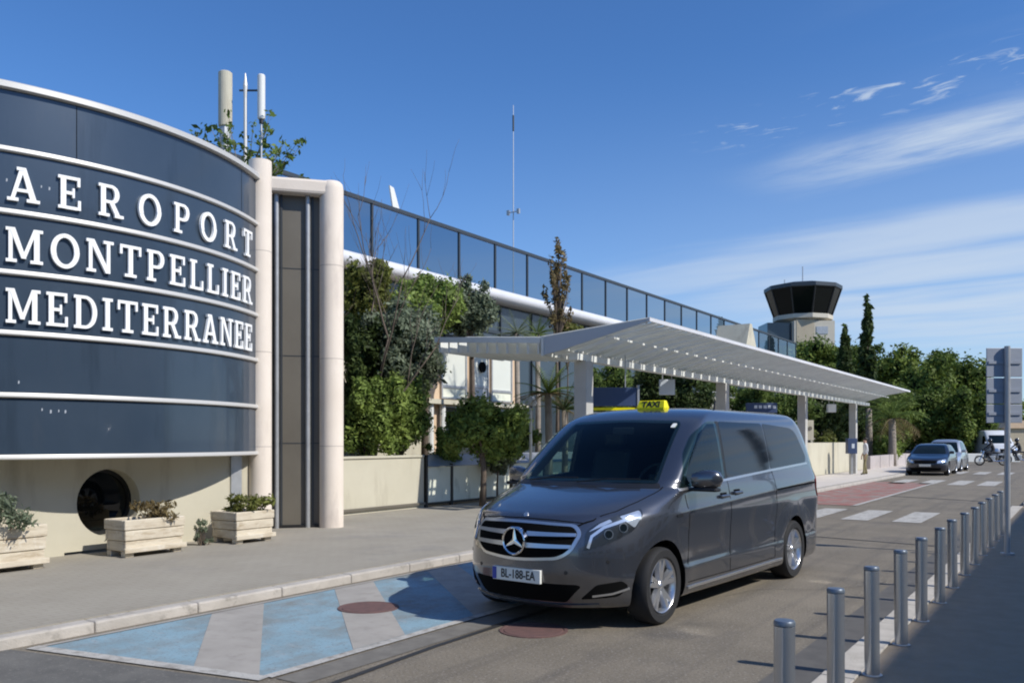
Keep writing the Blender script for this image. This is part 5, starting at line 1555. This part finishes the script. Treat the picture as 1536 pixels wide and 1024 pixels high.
# bare tree
def bare_tree(name, label, cx, cy, zb, H, seed, lean=(0, 0)):
    o = thing(name, label, 'tree', (cx, cy, zb)); r_ = random.Random(seed); tr_ = MB(); br = MB()
    def grow(p, d, L, r, lv, mb):
        pts = [p]; dd = d.copy()
        for k in range(4):
            dd = (dd + Vector((r_.uniform(-.16, .16), r_.uniform(-.16, .16), r_.uniform(0, .12)))).normalized()
            pts.append(pts[-1] + dd * L / 4)
        mb.tube(pts, [.62 * r * (1 - .13 * k) for k in range(5)], 6 if lv else 9)
        if lv < 4:
            for _ in range(3 if lv < 3 else 2):
                q = pts[r_.choice((2, 3, 4))]; a = r_.uniform(0, 2 * PI); s = r_.uniform(.35, .75)
                nd = (dd + Vector((math.cos(a) * s, math.sin(a) * s, r_.uniform(.0, .35)))).normalized()
                grow(q, nd, L * r_.uniform(.55, .78), r * .52, lv + 1, br)
    grow(Vector((0, 0, 0)), Vector((lean[0], lean[1], 1)).normalized(), H * .45, .085, 0, tr_)
    tr_.build('trunk', M['bark'], o, smooth=True); br.build('branches', M['bark'], o, smooth=True)
    return o
x, y = at(538, 18.9); bare_tree('bare_tree', 'leafless tree with thin upright branches beside the tall concrete column', x, y, .06, 8.6, 5, (.03, .03))
x, y = at(560, 21.0); bare_tree('bare_tree', 'smaller leafless tree leaning right over the shrubs', x, y, .06, 6.3, 21, (.10, .06))
# palms / yuccas
def palm(name, label, px, t, zb, ztop, R, n, m, m2=None, trunk=.12, droop=1.0, seed=1, group=None):
    x, y = at(px, t); o = thing(name, label, 'palm', (x, y, zb), 0, group); r_ = random.Random(seed)
    zt_ = ztop - zb
    MB().tube([(0, 0, 0), (.03, 0, zt_ * .5), (0, 0, zt_)], [trunk * 1.2, trunk, trunk * .9], 9).build('trunk', M['bark_pale'], o, smooth=True)
    for k in range(n):
        a = 2 * PI * k / n * 2.4 + r_.uniform(-.2, .2); el = r_.uniform(-.2, 1.25); mb = MB()
        d = Vector((math.cos(a) * math.cos(el), math.sin(a) * math.cos(el), math.sin(el))); p = Vector((0, 0, zt_)); pts = [p]
        sd = Vector((-math.sin(a), math.cos(a), 0))
        for i in range(7):
            p = p + d * R / 7; pts.append(p); d = (d + Vector((0, 0, -.16 * droop))).normalized()
        for i in range(1, 8):
            w_ = R * .20 * math.sin(PI * min(.92, i / 8 + .05)) ; q = pts[i]; dd = (pts[i] - pts[i - 1]).normalized()
            for j in (0, .5):
                qq = q - dd * R / 7 * j
                for s in (-1, 1):
                    tip = qq + sd * s * w_ * 1.15 + dd * w_ * .9 + Vector((0, 0, -w_ * .35))
                    mb.face([qq - dd * R * .012, qq + dd * R * .012, tip])
        mb.tube(pts, [.012 + .006 * R] * 4 + [.006] * 4, 4)
        mb.build('frond', m if (m2 is None or el > .15) else m2, o)
    return o
palm('palm', 'shaggy palm with hanging fronds above the low grey wall', 1338, 50, 0, zat(628, 50), 2.2, 34, L_green, L_brown, .22, 1.3, 3)
palm('palm', 'second palm behind the last canopy post, fronds nearly black', 1303, 52, 0, zat(612, 52), 2.0, 26, L_dark, L_dark, .2, 1.2, 8)
palm('yucca', 'spiky yucca left of the first canopy post', 822, 20.5, .06, zat(590, 20.5), .85, 30, L_green, L_brown, .09, .7, 5)
palm('yucca', 'low spiky yucca behind the van windscreen', 846, 22.5, .06, zat(615, 22.5), .8, 26, L_dark, L_brown, .08, .6, 6)
palm('fan_palm', 'small spiky palm showing above the canopy wing left of the sparse tree', 775, 25.2, .06, zat(500, 25.2), .75, 26, L_grey, None, .08, .5, 7)
palm('fan_palm', 'small spiky palm showing above the canopy wing beside the sparse tree', 806, 25.8, .06, zat(502, 25.8), .65, 24, L_green, None, .08, .5, 9)
# garden lamp
x, y = at(796, 20.8); gl_ = thing('garden_lamp', 'short garden lamp with a pale rounded hood left of the yucca', 'lamp', (x, y, .06))
MB().tube([(0, 0, 0), (0, 0, zat(612, 20.8) - .06)], .035, 8).build('pole', M['white_frame'], gl_)
mb = MB(); zz = zat(608, 20.8) - .06; mb.lathe([(.002, .0), (.13, .0), (.15, .06), (.13, .17), (.07, .22), (.002, .23)], 'z', 16, Matrix.Translation((0, 0, zz))); mb.build('lamp_hood', M['sign_white'], gl_, smooth=True)
# plants in and around the planters
def plant(name, label, x, y, z, R, H, m, n, leaf, nc=8, shape='box'):
    o = thing(name, label, 'plant', (x, y, z)); cl = shape_clumps(shape, R, H, nc); P, nr = clump_points(cl, n); P[:, 2] = np.abs(P[:, 2])
    leaf_mesh('leaves', P, leaf, m, o, .35, up=1.2); 
    mb = MB()
    for c in cl: mb.tube([(c[0] * .3, c[1] * .3, -.05), (c[0] * .8, c[1] * .8, c[2] * .6), (c[0], c[1], c[2])], [.008, .006, .003], 4)
    mb.build('stems', M['bark'], o); return o
plant('shrub', 'grey green shrub in the leftmost planter', -10.42, 4.75, PZ + .40, .50, .50, L_grey, 2600, .032, 22)
plant('grass_tuft', 'tuft of reddish dry grass in the planter before the round window', -10.38, 6.9, PZ + .40, .36, .28, L_brown, 900, .032, 14)
plant('small_plant', 'green plant in the planter beside the concrete column', -10.42, 8.45, PZ + .34, .36, .34, L_olive, 1100, .034, 14)
plant('weeds', 'silvery weeds growing between the two right planters', -10.5, 7.72, PZ, .20, .42, L_grey, 380, .030, 14, 'wisp')
# roof tree and aerials
x, y = at(362, 17.5); rt = thing('roof_shrub', 'straggling shrub growing above the roof around the antennas', 'shrub', (x, y, 6.45)); rr_ = random.Random(3)
br = MB(); P = []
for k in range(58):
    a = rr_.uniform(0, 2 * PI); el = rr_.uniform(.35, 1.35); L_ = rr_.uniform(1.1, 1.95)
    d = Vector((math.cos(a) * math.cos(el) * 1.1, math.sin(a) * math.cos(el) * 1.1, math.sin(el) * .95)); p = Vector((0, 0, -.8)); pts = [p, Vector((0, 0, -.1))]; p = pts[1]
    for i in range(6):
        d = (d + Vector((rr_.uniform(-.12, .12), rr_.uniform(-.12, .12), rr_.uniform(-.02, .14)))).normalized(); p = p + d * L_ / 6; pts.append(p)
    br.tube(pts, [.03, .022, .018, .014, .011, .008, .006, .004], 5)
    for i in range(3, 8):
        for _ in range(10 if i > 4 else 4):
            P.append(pts[i] + Vector((rr_.gauss(0, .045), rr_.gauss(0, .045), rr_.gauss(0, .05))))
br.build('branches', M['bark_pale'], rt); leaf_mesh('leaves', np.array(P), .062, L_green, rt, .5)
def antenna(name, label, px, t, py0, py1, r, m, pole=None):
    x, y = at(px, t); o = thing(name, label, 'antenna', (x, y, 5.64)); z1, z0 = zat(py0, t) - 5.64, zat(py1, t) - 5.64
    MB().lathe([(.002, z1 + .02), (r * .8, z1 + .02), (r, z1), (r, z0), (r * .8, z0 - .02), (.002, z0 - .02)], 'z', 20).build('radome', m, o, smooth=False)
    MB().tube([(0, 0, 0), (0, 0, z0)], pole or r * .35, 8).build('pole', M['galv'], o)
    MB().lathe([(r * .6, z0 - .10), (r * .6, z0 - .021)], 'z', 12, caps=True).build('socket', M['black_plastic'], o)
    return o
antenna('antenna', 'thick cream cylindrical antenna on the roof, leftmost of the three', 338, 17.2, 110, 190, .135, M['cream'], .11)
antenna('antenna', 'thin white cylindrical antenna on the roof, rightmost of the three', 392, 17.0, 114, 178, .075, M['white_frame'], .022)
x, y = at(368, 17.1); o = thing('antenna', 'slender pointed mast between the two cylindrical antennas', 'antenna', (x, y, 5.64))
z1 = zat(110, 17.1) - 5.64
MB().tube([(0, 0, 0), (0, 0, z1 - .5), (0, 0, z1 - .25), (0, 0, z1)], [.04, .035, .045, .008], 10).build('mast', M['trim'], o)
MB().box(-.12, .35, -.015, .015, z1 - .36, z1 - .33, Matrix.Rotation(YAW, 4, 'Z')).build('bracket', M['mullion'], o)

# ================================================================ distant vehicles
def car(name, label, cat, x, y, rz, paint, rows, L_, wb, front_ax, Rw, win, H, whalf, group=None, fascia=True):
    t = thing(name, label, cat, (x, y, 0), rz, group)
    me, B = body_mesh(rows, L_, (.06, .05), sub=3, nf=10, ns=30, nr=8)
    af, ar = front_ax - L_ / 2, front_ax + wb - L_ / 2
    me = cut_arches(me, [(af, Rw, Rw * 1.17), (ar, Rw, Rw * 1.17)], whalf, [paint, M['black']])
    b = bpy.data.objects.new('body', me); C.objects.link(b); b.parent = t; autosmooth(b, 40)
    for ax in (af, ar):
        for s in (-1, 1): wheel(t, ax, s * (whalf - .11), Rw, Rw, .2, s, 5, Rw * .66, 1)
    h = L_ / 2
    def pt(n, poly, fr, off_, m): return patch(n, poly, fr, B, off_, m, t, res=.09)
    S1 = lambda P: [(a - h, b_) for a, b_ in P]
    for s in (False, True):
        for w1 in win['side']: patch('side_window', round_poly(S1(w1), .05), SIDE, B, .008, M['glass_dark'], t, res=.05, mirror=s)
        patch('headlight', round_poly(win['head'], .03), FRONT, B, .008, M['lens'], t, res=.06, mirror=s)
        patch('tail_light', round_poly(win['tail'], .03), REAR, B, .008, M['red_lens'], t, res=.06, mirror=s)
        sy = 1 if s else -1; mx_ = win['mir']
        MB().box(mx_[0] - h, mx_[0] + .10 - h, *sorted((sy * (whalf - .06), sy * (whalf + .13))), mx_[1], mx_[1] + .13).build('mirror', paint, t, bevel=.03)
    pt('windscreen', round_poly(win['ws'], .06), FRONT, .006, M['glass_tint'])
    pt('rear_window', round_poly(win['rw'], .06), REAR, .006, M['glass_dark'])
    pt('grille', round_poly(win['grille'], .02), FRONT, .006, M['black'])
    pt('lower_intake', round_poly(win['intake'], .02), FRONT, .006, M['black'])
    pt('number_plate', [(-.24, win['plz']), (.24, win['plz']), (.24, win['plz'] + .1), (-.24, win['plz'] + .1)], FRONT, .02, M['plate'])
    return t
CAR_ROWS = [(.16, .22, .6, 2.4, 4.22, .3, .80), (.20, .12, .62, 2.5, 4.28, .3, .86), (.34, .04, .62, 2.6, 4.34, .3, .885), (.50, .00, .62, 2.6, 4.36, .3, .89), (.64, .03, .64, 2.5, 4.34, .3, .895),
            (.72, .10, .66, 2.4, 4.31, .3, .89), (.79, .28, .60, 2.4, 4.28, .3, .885), (.86, .58, .50, 2.4, 4.24, .3, .875), (.92, .92, .42, 2.4, 4.20, .3, .86), (.97, 1.12, .34, 2.4, 4.14, .3, .845),
            (1.10, 1.34, .30, 2.4, 4.04, .3, .79), (1.26, 1.62, .28, 2.4, 3.90, .3, .71), (1.36, 1.84, .28, 2.4, 3.76, .32, .65), (1.42, 2.05, .3, 2.4, 3.6, .36, .56), (1.45, 2.3, .34, 2.3, 3.4, .4, .38), (1.458, 2.6, .3, 2.2, 3.0, .2, .04)]
cw = dict(side=[[(1.42, .98), (2.28, .985), (2.28, 1.36), (2.05, 1.36), (1.72, 1.22)], [(2.34, .985), (3.25, 1.0), (3.50, 1.08), (3.40, 1.24), (3.1, 1.35), (2.34, 1.37)]],
          head=[(-.82, .62), (-.48, .56), (-.50, .68), (-.78, .75)], tail=[(-.82, .70), (-.55, .72), (-.55, .88), (-.80, .88)], mir=(1.35, .98),
          ws=[(-.70, .985), (.70, .985), (.56, 1.35), (-.56, 1.35)], rw=[(-.6, 1.0), (.6, 1.0), (.5, 1.3), (-.5, 1.3)], grille=[(-.42, .56), (.42, .56), (.46, .68), (-.46, .68)],
          intake=[(-.6, .24), (.6, .24), (.64, .36), (-.64, .36)], plz=.42)
M['navy'] = mat('dark_navy_car_paint', (.012, .016, .03), .3, .4, coat=1)
M['car_silver'] = mat('silver_car_paint', (.45, .47, .50), .35, .7, coat=1)
M['white_body'] = mat('white_van_paint', (.62, .63, .64), .4, coat=.6)
car('parked_car', 'dark navy hatchback parked facing the camera beyond the red bus stop paint', 'car', -6.05, 44.6, rad(90), M['navy'], CAR_ROWS, 4.36, 2.6, .86, .31, cw, 1.46, .89)
R2 = [(z if z < 1 else 1 + (z - 1) * 1.42, xf * .92, df, pf, xr, dr, w_) for (z, xf, df, pf, xr, dr, w_) in CAR_ROWS]
cw2 = {k: ([[(a, b_ if b_ < 1 else 1 + (b_ - 1) * 1.42) for a, b_ in q] for q in v] if k == 'side' else ([(a, b_ if b_ < 1 else 1 + (b_ - 1) * 1.42) for a, b_ in v] if k in ('ws', 'rw') else v)) for k, v in cw.items()}
car('parked_car', 'tall silver car parked right behind the dark hatchback', 'car', -6.15, 50.2, rad(90), M['car_silver'], R2, 4.36, 2.6, .86, .31, cw2, 1.6, .89)
VR = [(.2, .1, .5, 2.6, 4.9, .15, .93), (.5, .0, .5, 2.8, 5.0, .15, .98), (.85, .05, .5, 2.8, 5.0, .15, .99), (1.05, .25, .5, 2.8, 5.0, .15, .99), (1.2, .7, .4, 2.6, 5, .15, .98), (1.35, .95, .3, 2.6, 4.99, .15, .97),
      (1.7, 1.25, .28, 2.6, 4.97, .15, .94), (2.1, 1.6, .28, 2.6, 4.95, .15, .90), (2.3, 1.8, .28, 2.6, 4.9, .2, .85), (2.38, 2, .3, 2.4, 4.7, .3, .7), (2.4, 2.6, .3, 2.2, 4, .2, .1)]
vw = dict(side=[[(1.3, 1.3), (2.1, 1.3), (2.1, 1.95), (1.75, 1.95)]], head=[(-.85, .8), (-.6, .78), (-.6, .98), (-.82, 1.0)], tail=[(-.9, .9), (-.75, .9), (-.75, 1.5), (-.88, 1.5)], mir=(1.3, 1.35),
          ws=[(-.8, 1.36), (.8, 1.36), (.72, 2.0), (-.72, 2.0)], rw=[(-.7, 1.4), (.7, 1.4), (.6, 2.0), (-.6, 2.0)], grille=[(-.5, .75), (.5, .75), (.5, .95), (-.5, .95)], intake=[(-.6, .3), (.6, .3), (.6, .45), (-.6, .45)], plz=.55)
x, y = at(1489, 68); car('delivery_van', 'white high roofed van seen end on behind the motorcycles and the road sign', 'van', x, y, rad(118), M['white_body'], VR, 5.0, 3.2, .9, .33, vw, 2.4, .97)
# barrier, far house
o = MB().box(-1.0, 1.0, -.1, .1, 0, .62, Matrix.Translation((*at(1454, 63), 0)) @ Matrix.Rotation(YAW, 4, 'Z')).build('barrier', M['white_frame'], bevel=.03); tag(o, 'low white concrete barrier right of the silver car', 'barrier')
o = MB().box(-.6, .6, -.1, .1, 0, .62, Matrix.Translation((*at(1517, 63), 0)) @ Matrix.Rotation(YAW, 4, 'Z')).build('barrier', M['white_frame'], bevel=.03); tag(o, 'low white concrete barrier right of the sign post', 'barrier')
fx_, fy_ = at(1535, 100); o = thing('far_house', 'small sand coloured house with a tiled roof at the right edge', 'building', (fx_, fy_, 0), YAW)
MB().box(-2.2, 6, 0, 6, 0, zat(642, 100)).build('wall', M['cream_dark'], o)
MB().prism([(-2.5, 0), (6.3, 0), (6, .9), (-1.9, .9)], lambda u, v, d: (u, d, zat(642, 100) + v), -.3, 6.3).build('roof', M['brick'], o)

# ================================================================ people and motorcycles
def skin_body(name, J, E, mats_fn, parent, mlist):
    """one continuous figure grown over joints J {name:(x,y,z,r)} and bones E"""
    me = bpy.data.meshes.new(name); nm = list(J); me.from_pydata([J[k][:3] for k in nm], [(nm.index(a), nm.index(b)) for a, b in E], [])
    o = bpy.data.objects.new(name, me); C.objects.link(o)
    sk = o.modifiers.new('skin', 'SKIN'); sk.use_smooth_shade = True
    for i, k in enumerate(nm):
        r = J[k][3]; me.skin_vertices[0].data[i].radius = (r, r) if not isinstance(r, tuple) else r
        me.skin_vertices[0].data[i].use_root = (k == 'pelvis')
    ss = o.modifiers.new('sub', 'SUBSURF'); ss.levels = 1; ss.render_levels = 1
    me2 = bpy.data.meshes.new_from_object(o.evaluated_get(bpy.context.evaluated_depsgraph_get()))
    bpy.data.objects.remove(o); me2.name = name
    me2.materials.clear()
    for m in mlist: me2.materials.append(m)
    for p in me2.polygons: p.material_index = mats_fn(p.center); p.use_smooth = True
    b = bpy.data.objects.new(name, me2); C.objects.link(b); b.parent = parent
    return b
M['skin'] = mat('skin', (.45, .27, .19), .6); M['khaki'] = mat('olive_trousers', (.22, .19, .09), .85); M['shirt'] = mat('white_shirt', (.65, .65, .66), .8)
M['jacket'] = mat('black_jacket', (.015, .016, .02), .6); M['hair'] = mat('dark_hair', (.02, .015, .01), .7); M['shoe'] = mat('black_shoes', (.01, .01, .01), .5)
M['helmet'] = mat('black_helmet', (.01, .01, .012), .15, coat=1)
def hand(J, E, side, wrist, d, spread=(0, 0, 0)):
    w_ = Vector(wrist); d = Vector(d).normalized(); s = d.cross(Vector((0, 1, .2))).normalized()
    J[side + 'palm'] = (*(w_ + d * .06), .026); E.append((side + 'wrist', side + 'palm'))
    for i, (o_, l) in enumerate(((-.03, .07), (-.01, .082), (.01, .08), (.03, .062))):
        a = w_ + d * .095 + s * o_; b_ = a + d * l + Vector((0, .012 * i - .01, 0))
        J[side + 'f%d' % i] = (*a, .010); J[side + 'g%d' % i] = (*b_, .008); E += [(side + 'palm', side + 'f%d' % i), (side + 'f%d' % i, side + 'g%d' % i)]
    a = w_ + d * .05 - s * .045; J[side + 'th'] = (*a, .011); J[side + 'ti'] = (*(a + d * .045 - s * .015), .009); E += [(side + 'palm', side + 'th'), (side + 'th', side + 'ti')]
def standing(label, x, y, z, rz, k=1.0):
    t = thing('person', label, 'person', (x, y, z), rz)
    J = dict(pelvis=(0, 0, .94, (.15, .11)), waist=(0, 0, 1.08, (.13, .10)), chest=(0, 0, 1.28, (.165, .115)), coll=(0, .0, 1.42, (.10, .08)), neck=(0, -.01, 1.50, .052), jaw=(0, -.025, 1.57, (.068, .08)), head=(0, -.01, 1.65, (.078, .095)), crown=(0, 0, 1.72, .055), nose=(0, -.11, 1.60, .012))
    E = [('pelvis', 'waist'), ('waist', 'chest'), ('chest', 'coll'), ('coll', 'neck'), ('neck', 'jaw'), ('jaw', 'head'), ('head', 'crown'), ('jaw', 'nose')]
    for s, n in ((-1, 'l'), (1, 'r')):
        fy = -.10 * s
        J.update({n + 'hip': (s * .09, 0, .88, .088), n + 'knee': (s * .10, fy * .5 - .03, .49, .062), n + 'ankle': (s * .11, fy, .10, .042), n + 'heel': (s * .11, fy + .04, .045, .036), n + 'toe': (s * .12, fy - .16, .035, .034),
                  n + 'sho': (s * .17, 0, 1.41, .058), n + 'elbow': (s * .24, .03, 1.13, .042), n + 'wrist': (s * .22, -.09, .89, .028)})
        E += [('pelvis', n + 'hip'), (n + 'hip', n + 'knee'), (n + 'knee', n + 'ankle'), (n + 'ankle', n + 'heel'), (n + 'ankle', n + 'toe'), ('coll', n + 'sho'), (n + 'sho', n + 'elbow'), (n + 'elbow', n + 'wrist')]
        hand(J, E, n, (s * .22, -.09, .89), (0, -.15, -1))
    def mf(c):
        if c.z < .08: return 3
        if c.z > 1.50: return 0
        if abs(c.x) > .17 and c.z < 1.02: return 0
        return 1 if c.z < .95 else 2
    b = skin_body('body', J, E, mf, t, [M['skin'], M['khaki'], M['shirt'], M['shoe']])
    MB().blob((0, .015, 1.685), .088, .105, .085, 14, 8).build('hair', M['hair'], t, smooth=True)
    t.scale = (k, k, k)
    return t
x, y = at(1298, 37.2); standing('person in white top and olive trousers standing by the last canopy post', x, y, PZ, rad(-60), .92)
def motorcycle(label, x, y, rz, rider_label, tint):
    t = thing('motorcycle', label, 'motorcycle', (x, y, 0), rz)
    for wx in (-.68, .70):
        w_ = thing_part('wheel', t, (wx, 0, .31))
        mb = MB(); n = 24; rows = []
        for k in range(8):
            a = 2 * PI * k / 8; rows.append([((.27 + .045 * math.cos(a)) * math.cos(2 * PI * j / n), .055 * math.sin(a), (.27 + .045 * math.cos(a)) * math.sin(2 * PI * j / n)) for j in range(n)])
        rows.append(rows[0]); mb.quadgrid(rows, True); mb.build('tyre', M['rubber'], w_, smooth=True)
        mb = MB()
        for k in range(6): mb.box(.03, .24, -.012, .012, -.014, .014, Matrix.Rotation(k * PI / 3, 4, 'Y'))
        mb.lathe([(.235, -.03), (.235, .03)], 'y', 20); mb.lathe([(.04, -.05), (.04, .05)], 'y', 12, caps=True); mb.build('rim', M['silver'], w_)
    for s in (-.08, .08): MB().tube([(-.68, s, .31), (-.50, s, .72), (-.42, s * .9, .92)], .025, 8).build('fork', M['chrome'], t)
    MB().tube([(-.40, -.36, .98), (-.44, -.18, 1.02), (-.42, 0, .95), (-.44, .18, 1.02), (-.40, .36, .98)], .016, 8).build('handlebar', M['black_plastic'], t)
    mb = MB(); mb.blob((-.18, 0, .80), .26, .13, .13, 14, 8); mb.build('fuel_tank', tint, t, smooth=True)
    mb = MB(); mb.blob((.27, 0, .80), .34, .12, .06, 14, 6); mb.blob((.62, 0, .84), .14, .09, .06, 10, 6); mb.build('seat', M['black_plastic'], t, smooth=True)
    mb = MB(); mb.box(-.20, .20, -.13, .13, .30, .62); mb.build('engine', M['galv'], t, bevel=.04)
    mb = MB(); mb.tube([(-.36, 0, .85), (-.05, 0, .62), (.3, 0, .45), (.70, 0, .31)], .03, 8); mb.tube([(.3, 0, .45), (.35, 0, .78), (.7, 0, .80)], .025, 8); mb.build('frame', M['black_plastic'], t)
    mb = MB(); mb.tube([(-.05, -.14, .32), (.3, -.17, .27), (.85, -.17, .33)], [.03, .04, .05], 8); mb.build('exhaust', M['chrome'], t)
    mb = MB(); mb.lathe([(.002, -.52), (.06, -.54), (.095, -.56), (.10, -.60), (.002, -.625)][::-1], 'z', 16, Matrix.Translation((0, 0, .86)) @ Matrix.Rotation(rad(90), 4, 'Y')); mb.build('headlight', M['lens'], t)
    mb = MB(); rows = []
    for k in range(7):
        a = rad(60 + 80 * k / 6); rows.append([(-.68 + .34 * math.cos(a), yy, .31 + .34 * math.sin(a)) for yy in (-.07, 0, .07)])
    mb.quadgrid(rows); mb.build('mudguard', tint, t)
    r = thing('person', rider_label, 'person', (x, y, 0), rz)
    J = dict(pelvis=(.18, 0, .93, (.15, .13)), waist=(.13, 0, 1.06, (.14, .11)), chest=(.03, 0, 1.26, (.17, .13)), coll=(-.03, 0, 1.39, (.11, .09)), neck=(-.06, 0, 1.46, .055), jaw=(-.08, 0, 1.54, .08), head=(-.07, 0, 1.62, .09))
    E = [('pelvis', 'waist'), ('waist', 'chest'), ('chest', 'coll'), ('coll', 'neck'), ('neck', 'jaw'), ('jaw', 'head')]
    for s, n in ((-1, 'l'), (1, 'r')):
        J.update({n + 'hip': (.10, s * .11, .90, .09), n + 'knee': (-.25, s * .20, .66, .065), n + 'ankle': (.02, s * .19, .28, .045), n + 'toe': (-.14, s * .20, .22, .035), n + 'heel': (.05, s * .19, .23, .035),
                  n + 'sho': (-.02, s * .19, 1.37, .062), n + 'elbow': (-.20, s * .30, 1.16, .045), n + 'wrist': (-.37, s * .29, 1.03, .03)})
        E += [('pelvis', n + 'hip'), (n + 'hip', n + 'knee'), (n + 'knee', n + 'ankle'), (n + 'ankle', n + 'toe'), (n + 'ankle', n + 'heel'), ('coll', n + 'sho'), (n + 'sho', n + 'elbow'), (n + 'elbow', n + 'wrist')]
        hand(J, E, n, (-.37, s * .29, 1.03), (-.6, 0, -.45))
    skin_body('body', J, E, lambda c: 1 if c.z < .98 and c.x > -.3 else 0, r, [M['jacket'], mat('dark_trousers', (.02, .022, .03), .8)])
    MB().blob((-.08, 0, 1.60), .135, .125, .145, 16, 10).build('helmet', M['helmet'], r, smooth=True)
    MB().blob((-.165, 0, 1.60), .06, .095, .05, 12, 6).build('visor', M['glass_dark'], r, smooth=True)
    return t
x, y = at(1487, 54.5); motorcycle('dark motorcycle left of the road sign post, ridden towards the left', x, y, rad(20), 'motorcyclist in black with a black helmet left of the road sign post', M['jacket'])
x, y = at(1527, 58); motorcycle('dark motorcycle at the right edge beyond the sign post', x, y, rad(25), 'motorcyclist in black at the right edge of the picture', M['jacket'])
